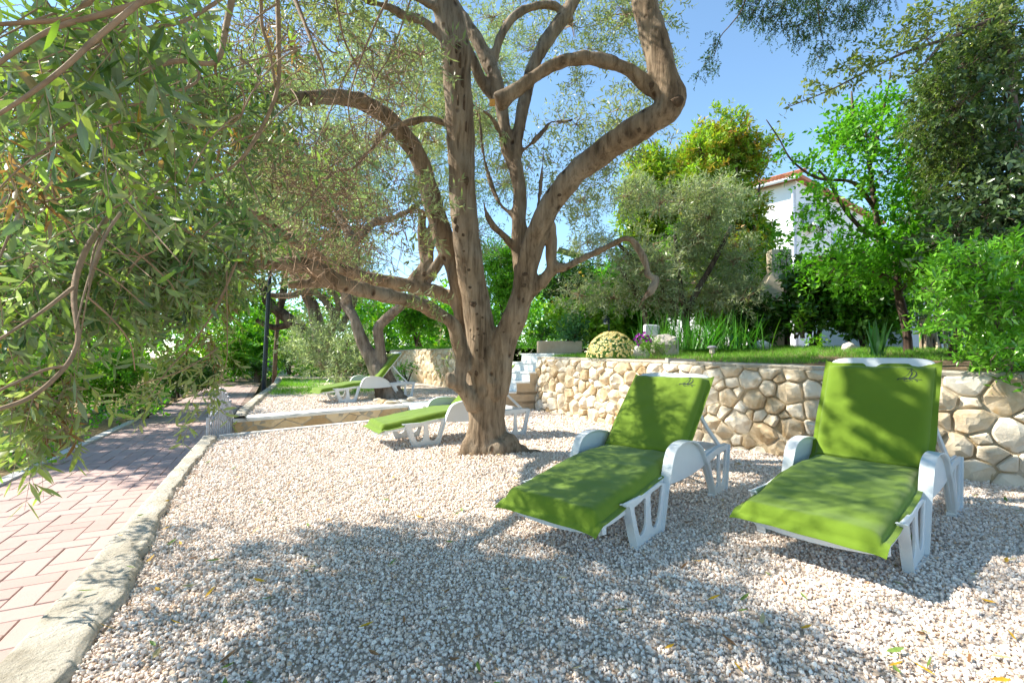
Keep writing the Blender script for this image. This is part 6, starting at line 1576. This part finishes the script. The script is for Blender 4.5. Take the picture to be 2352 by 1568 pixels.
# far wood behind everything
F = Fol(); cl = []
for _ in range(105):
    a = random.uniform(-.95, 1.05); d = random.uniform(24, 34); cl.append((Vector((math.tan(a)*d*.9, d, random.uniform(.2, 1)**1.2*5.0 - .3)), random.uniform(1.0, 1.7)))
cluster_crown(F, cl, 8, .30, .13, GA+GB+GY[:1], length=.7, k=9, up=.3, twig=0, link=0)
cl = []
for _ in range(75):
    d = random.uniform(20, 28); q = P(random.uniform(120, 1330), 700, d); cl.append((Vector((q.x, d, random.uniform(.3, 4.2))), random.uniform(.9, 1.4)))
cluster_crown(F, cl, 8, .28, .13, GA+GY[:2], length=.6, k=9, up=.3, twig=0, link=0)
F.build_leaves('distant_trees', M_LEAF, None, None, 'far')
# palm-high white house end far down the path
c = Vector((P(585, 760, 27).x, 27, -.3)); t = thing('far_house', 'pale house corner glimpsed far down the path', 'house', c); m = MB(); m.box(-.5, .6, 0, 3, 0, 2.9); m.build('wall', M_HOUSE, t); m = MB(); m.box(-.6, .7, -.2, 3.2, 2.9, 3.05); m.build('roof', M_ROOF, t)

# ================================================================== FALLEN LEAVES
fl_me = []
for k in range(3):
    me = bpy.data.meshes.new('fallen_leaf'); W = .20+.04*k
    V = [(a-.5, b*W, cl_*W*1.2 + .06*(a-.5)**2*(1+k)) for a, b, cl_ in T]; me.from_pydata(V, [], [tuple(f) for q in Fc for f in q]); fl_me.append(me)
FLC = [('yellow', (.62,.36,.03), .30), ('green', (.16,.24,.05), .26), ('brown', (.26,.13,.06), .30), ('pale', (.50,.42,.24), .14)]
flm = {n: (leaf_mat('fallen_'+n, .6, .2, rand=[(0, tuple(x*.75 for x in c)), (1, tuple(min(1, x*1.2) for x in c))])) for n, c, w in FLC}
fmesh = {}
for n in flm:
    for k in range(3):
        me = fl_me[k].copy(); me.name = 'fallen_leaf'; me.materials.append(flm[n]); fmesh[n, k] = me
cnt = 0
while cnt < 270:
    y = 1.15 + 4.6*random.random()**1.5; x = random.uniform(-1.12, 1.12)*y
    if not (kerb_out(y)+.03 < x < wall_x(y)-.06): continue
    n = random.choices([q[0] for q in FLC], [q[2]*(1 if not (q[0] == 'brown' and x < .6) else .6) for q in FLC])[0]
    z = wob(x, y)+mound(x, y)+.017 if x > kerb_in(y) else .06
    o = link('fallen_leaf', fmesh[n, random.randrange(3)]); s = random.uniform(.045, .07)
    o.location = (x, y, z); o.scale = (s, s, s); o.rotation_euler = (random.gauss(0,.3), random.gauss(0,.25), random.uniform(0,6.28))
    tag(o, {'yellow':'fallen yellow olive leaf lying on the gravel','green':'fallen green olive leaf lying on the gravel','brown':'fallen brown dry leaf lying on the gravel','pale':'fallen pale straw coloured leaf lying on the gravel'}[n], 'leaf', n+' leaves fallen on the gravel'); cnt += 1
# litter of bark and straw
F = Fol(); n = 900; ys = 1.2 + 5*rng.random(n)**1.4; xs = rng.uniform(-1.1, 1.1, n)*ys
p_ = [(x, y, wob(x, y)+mound(x, y)+.012) for x, y in zip(xs, ys) if in_t1(x, y) and (x > .3 or random.random() < .5)]
p_ = np.array(p_); n = len(p_); F.leaves(p_, unit(np.concatenate([rng.normal(0,1,(n,2)), rng.normal(0,.12,(n,1))],1)), unit(np.array([[0,0,1.0]])+rng.normal(0,.3,(n,3))), rng.uniform(.012,.035,n), rng.uniform(.003,.008,n), np.array([(.28,.15,.08),(.36,.24,.13),(.20,.12,.07)])[rng.integers(0,3,n)])
n = 420; a = rng.uniform(0,6.28,n); r = .2+.35*rng.random(n)**1.5; p_ = np.stack([-.22+np.cos(a)*r, 4.72+np.sin(a)*r, np.zeros(n)], 1); p_[:,2] = [wob(q[0],q[1])+mound(q[0],q[1])+.012+.02*random.random() for q in p_]
F.leaves(p_, unit(np.concatenate([rng.normal(0,1,(n,2)), rng.normal(0,.2,(n,1))],1)), unit(np.array([[0,0,1.0]])+rng.normal(0,.4,(n,3))), rng.uniform(.02,.06,n), rng.uniform(.006,.014,n), np.array([(.22,.13,.07),(.32,.22,.12),(.42,.30,.16),(.16,.10,.06)])[rng.integers(0,4,n)])
F.build_leaves('bark_litter', M_PETAL, None, None, 'far')
# straw along the path edge
F = Fol(); n = 9000; s = rng.uniform(.5, 10, n); w = PATH_W + .14 + rng.random(n)**1.3*.75
pp = np.array([tuple(path_pt(a, b, PATH_Z+.02)) for a, b in zip(s, w)]); pp[:,2] += rng.uniform(0,.06,n)
F.leaves(pp, unit(np.concatenate([rng.normal(0,1,(n,2)), rng.normal(0,.25,(n,1))],1)), rdir(n), rng.uniform(.05,.16,n), rng.uniform(.002,.004,n), np.array([(.42,.31,.15),(.32,.22,.10),(.50,.40,.22)])[rng.integers(0,3,n)])
F.build_leaves('dry_straw', M_PETAL, None, None, 'far')
tri = sum(len(o.data.polygons) for o in bpy.data.objects if o.type == 'MESH'); print('FACES', tri)
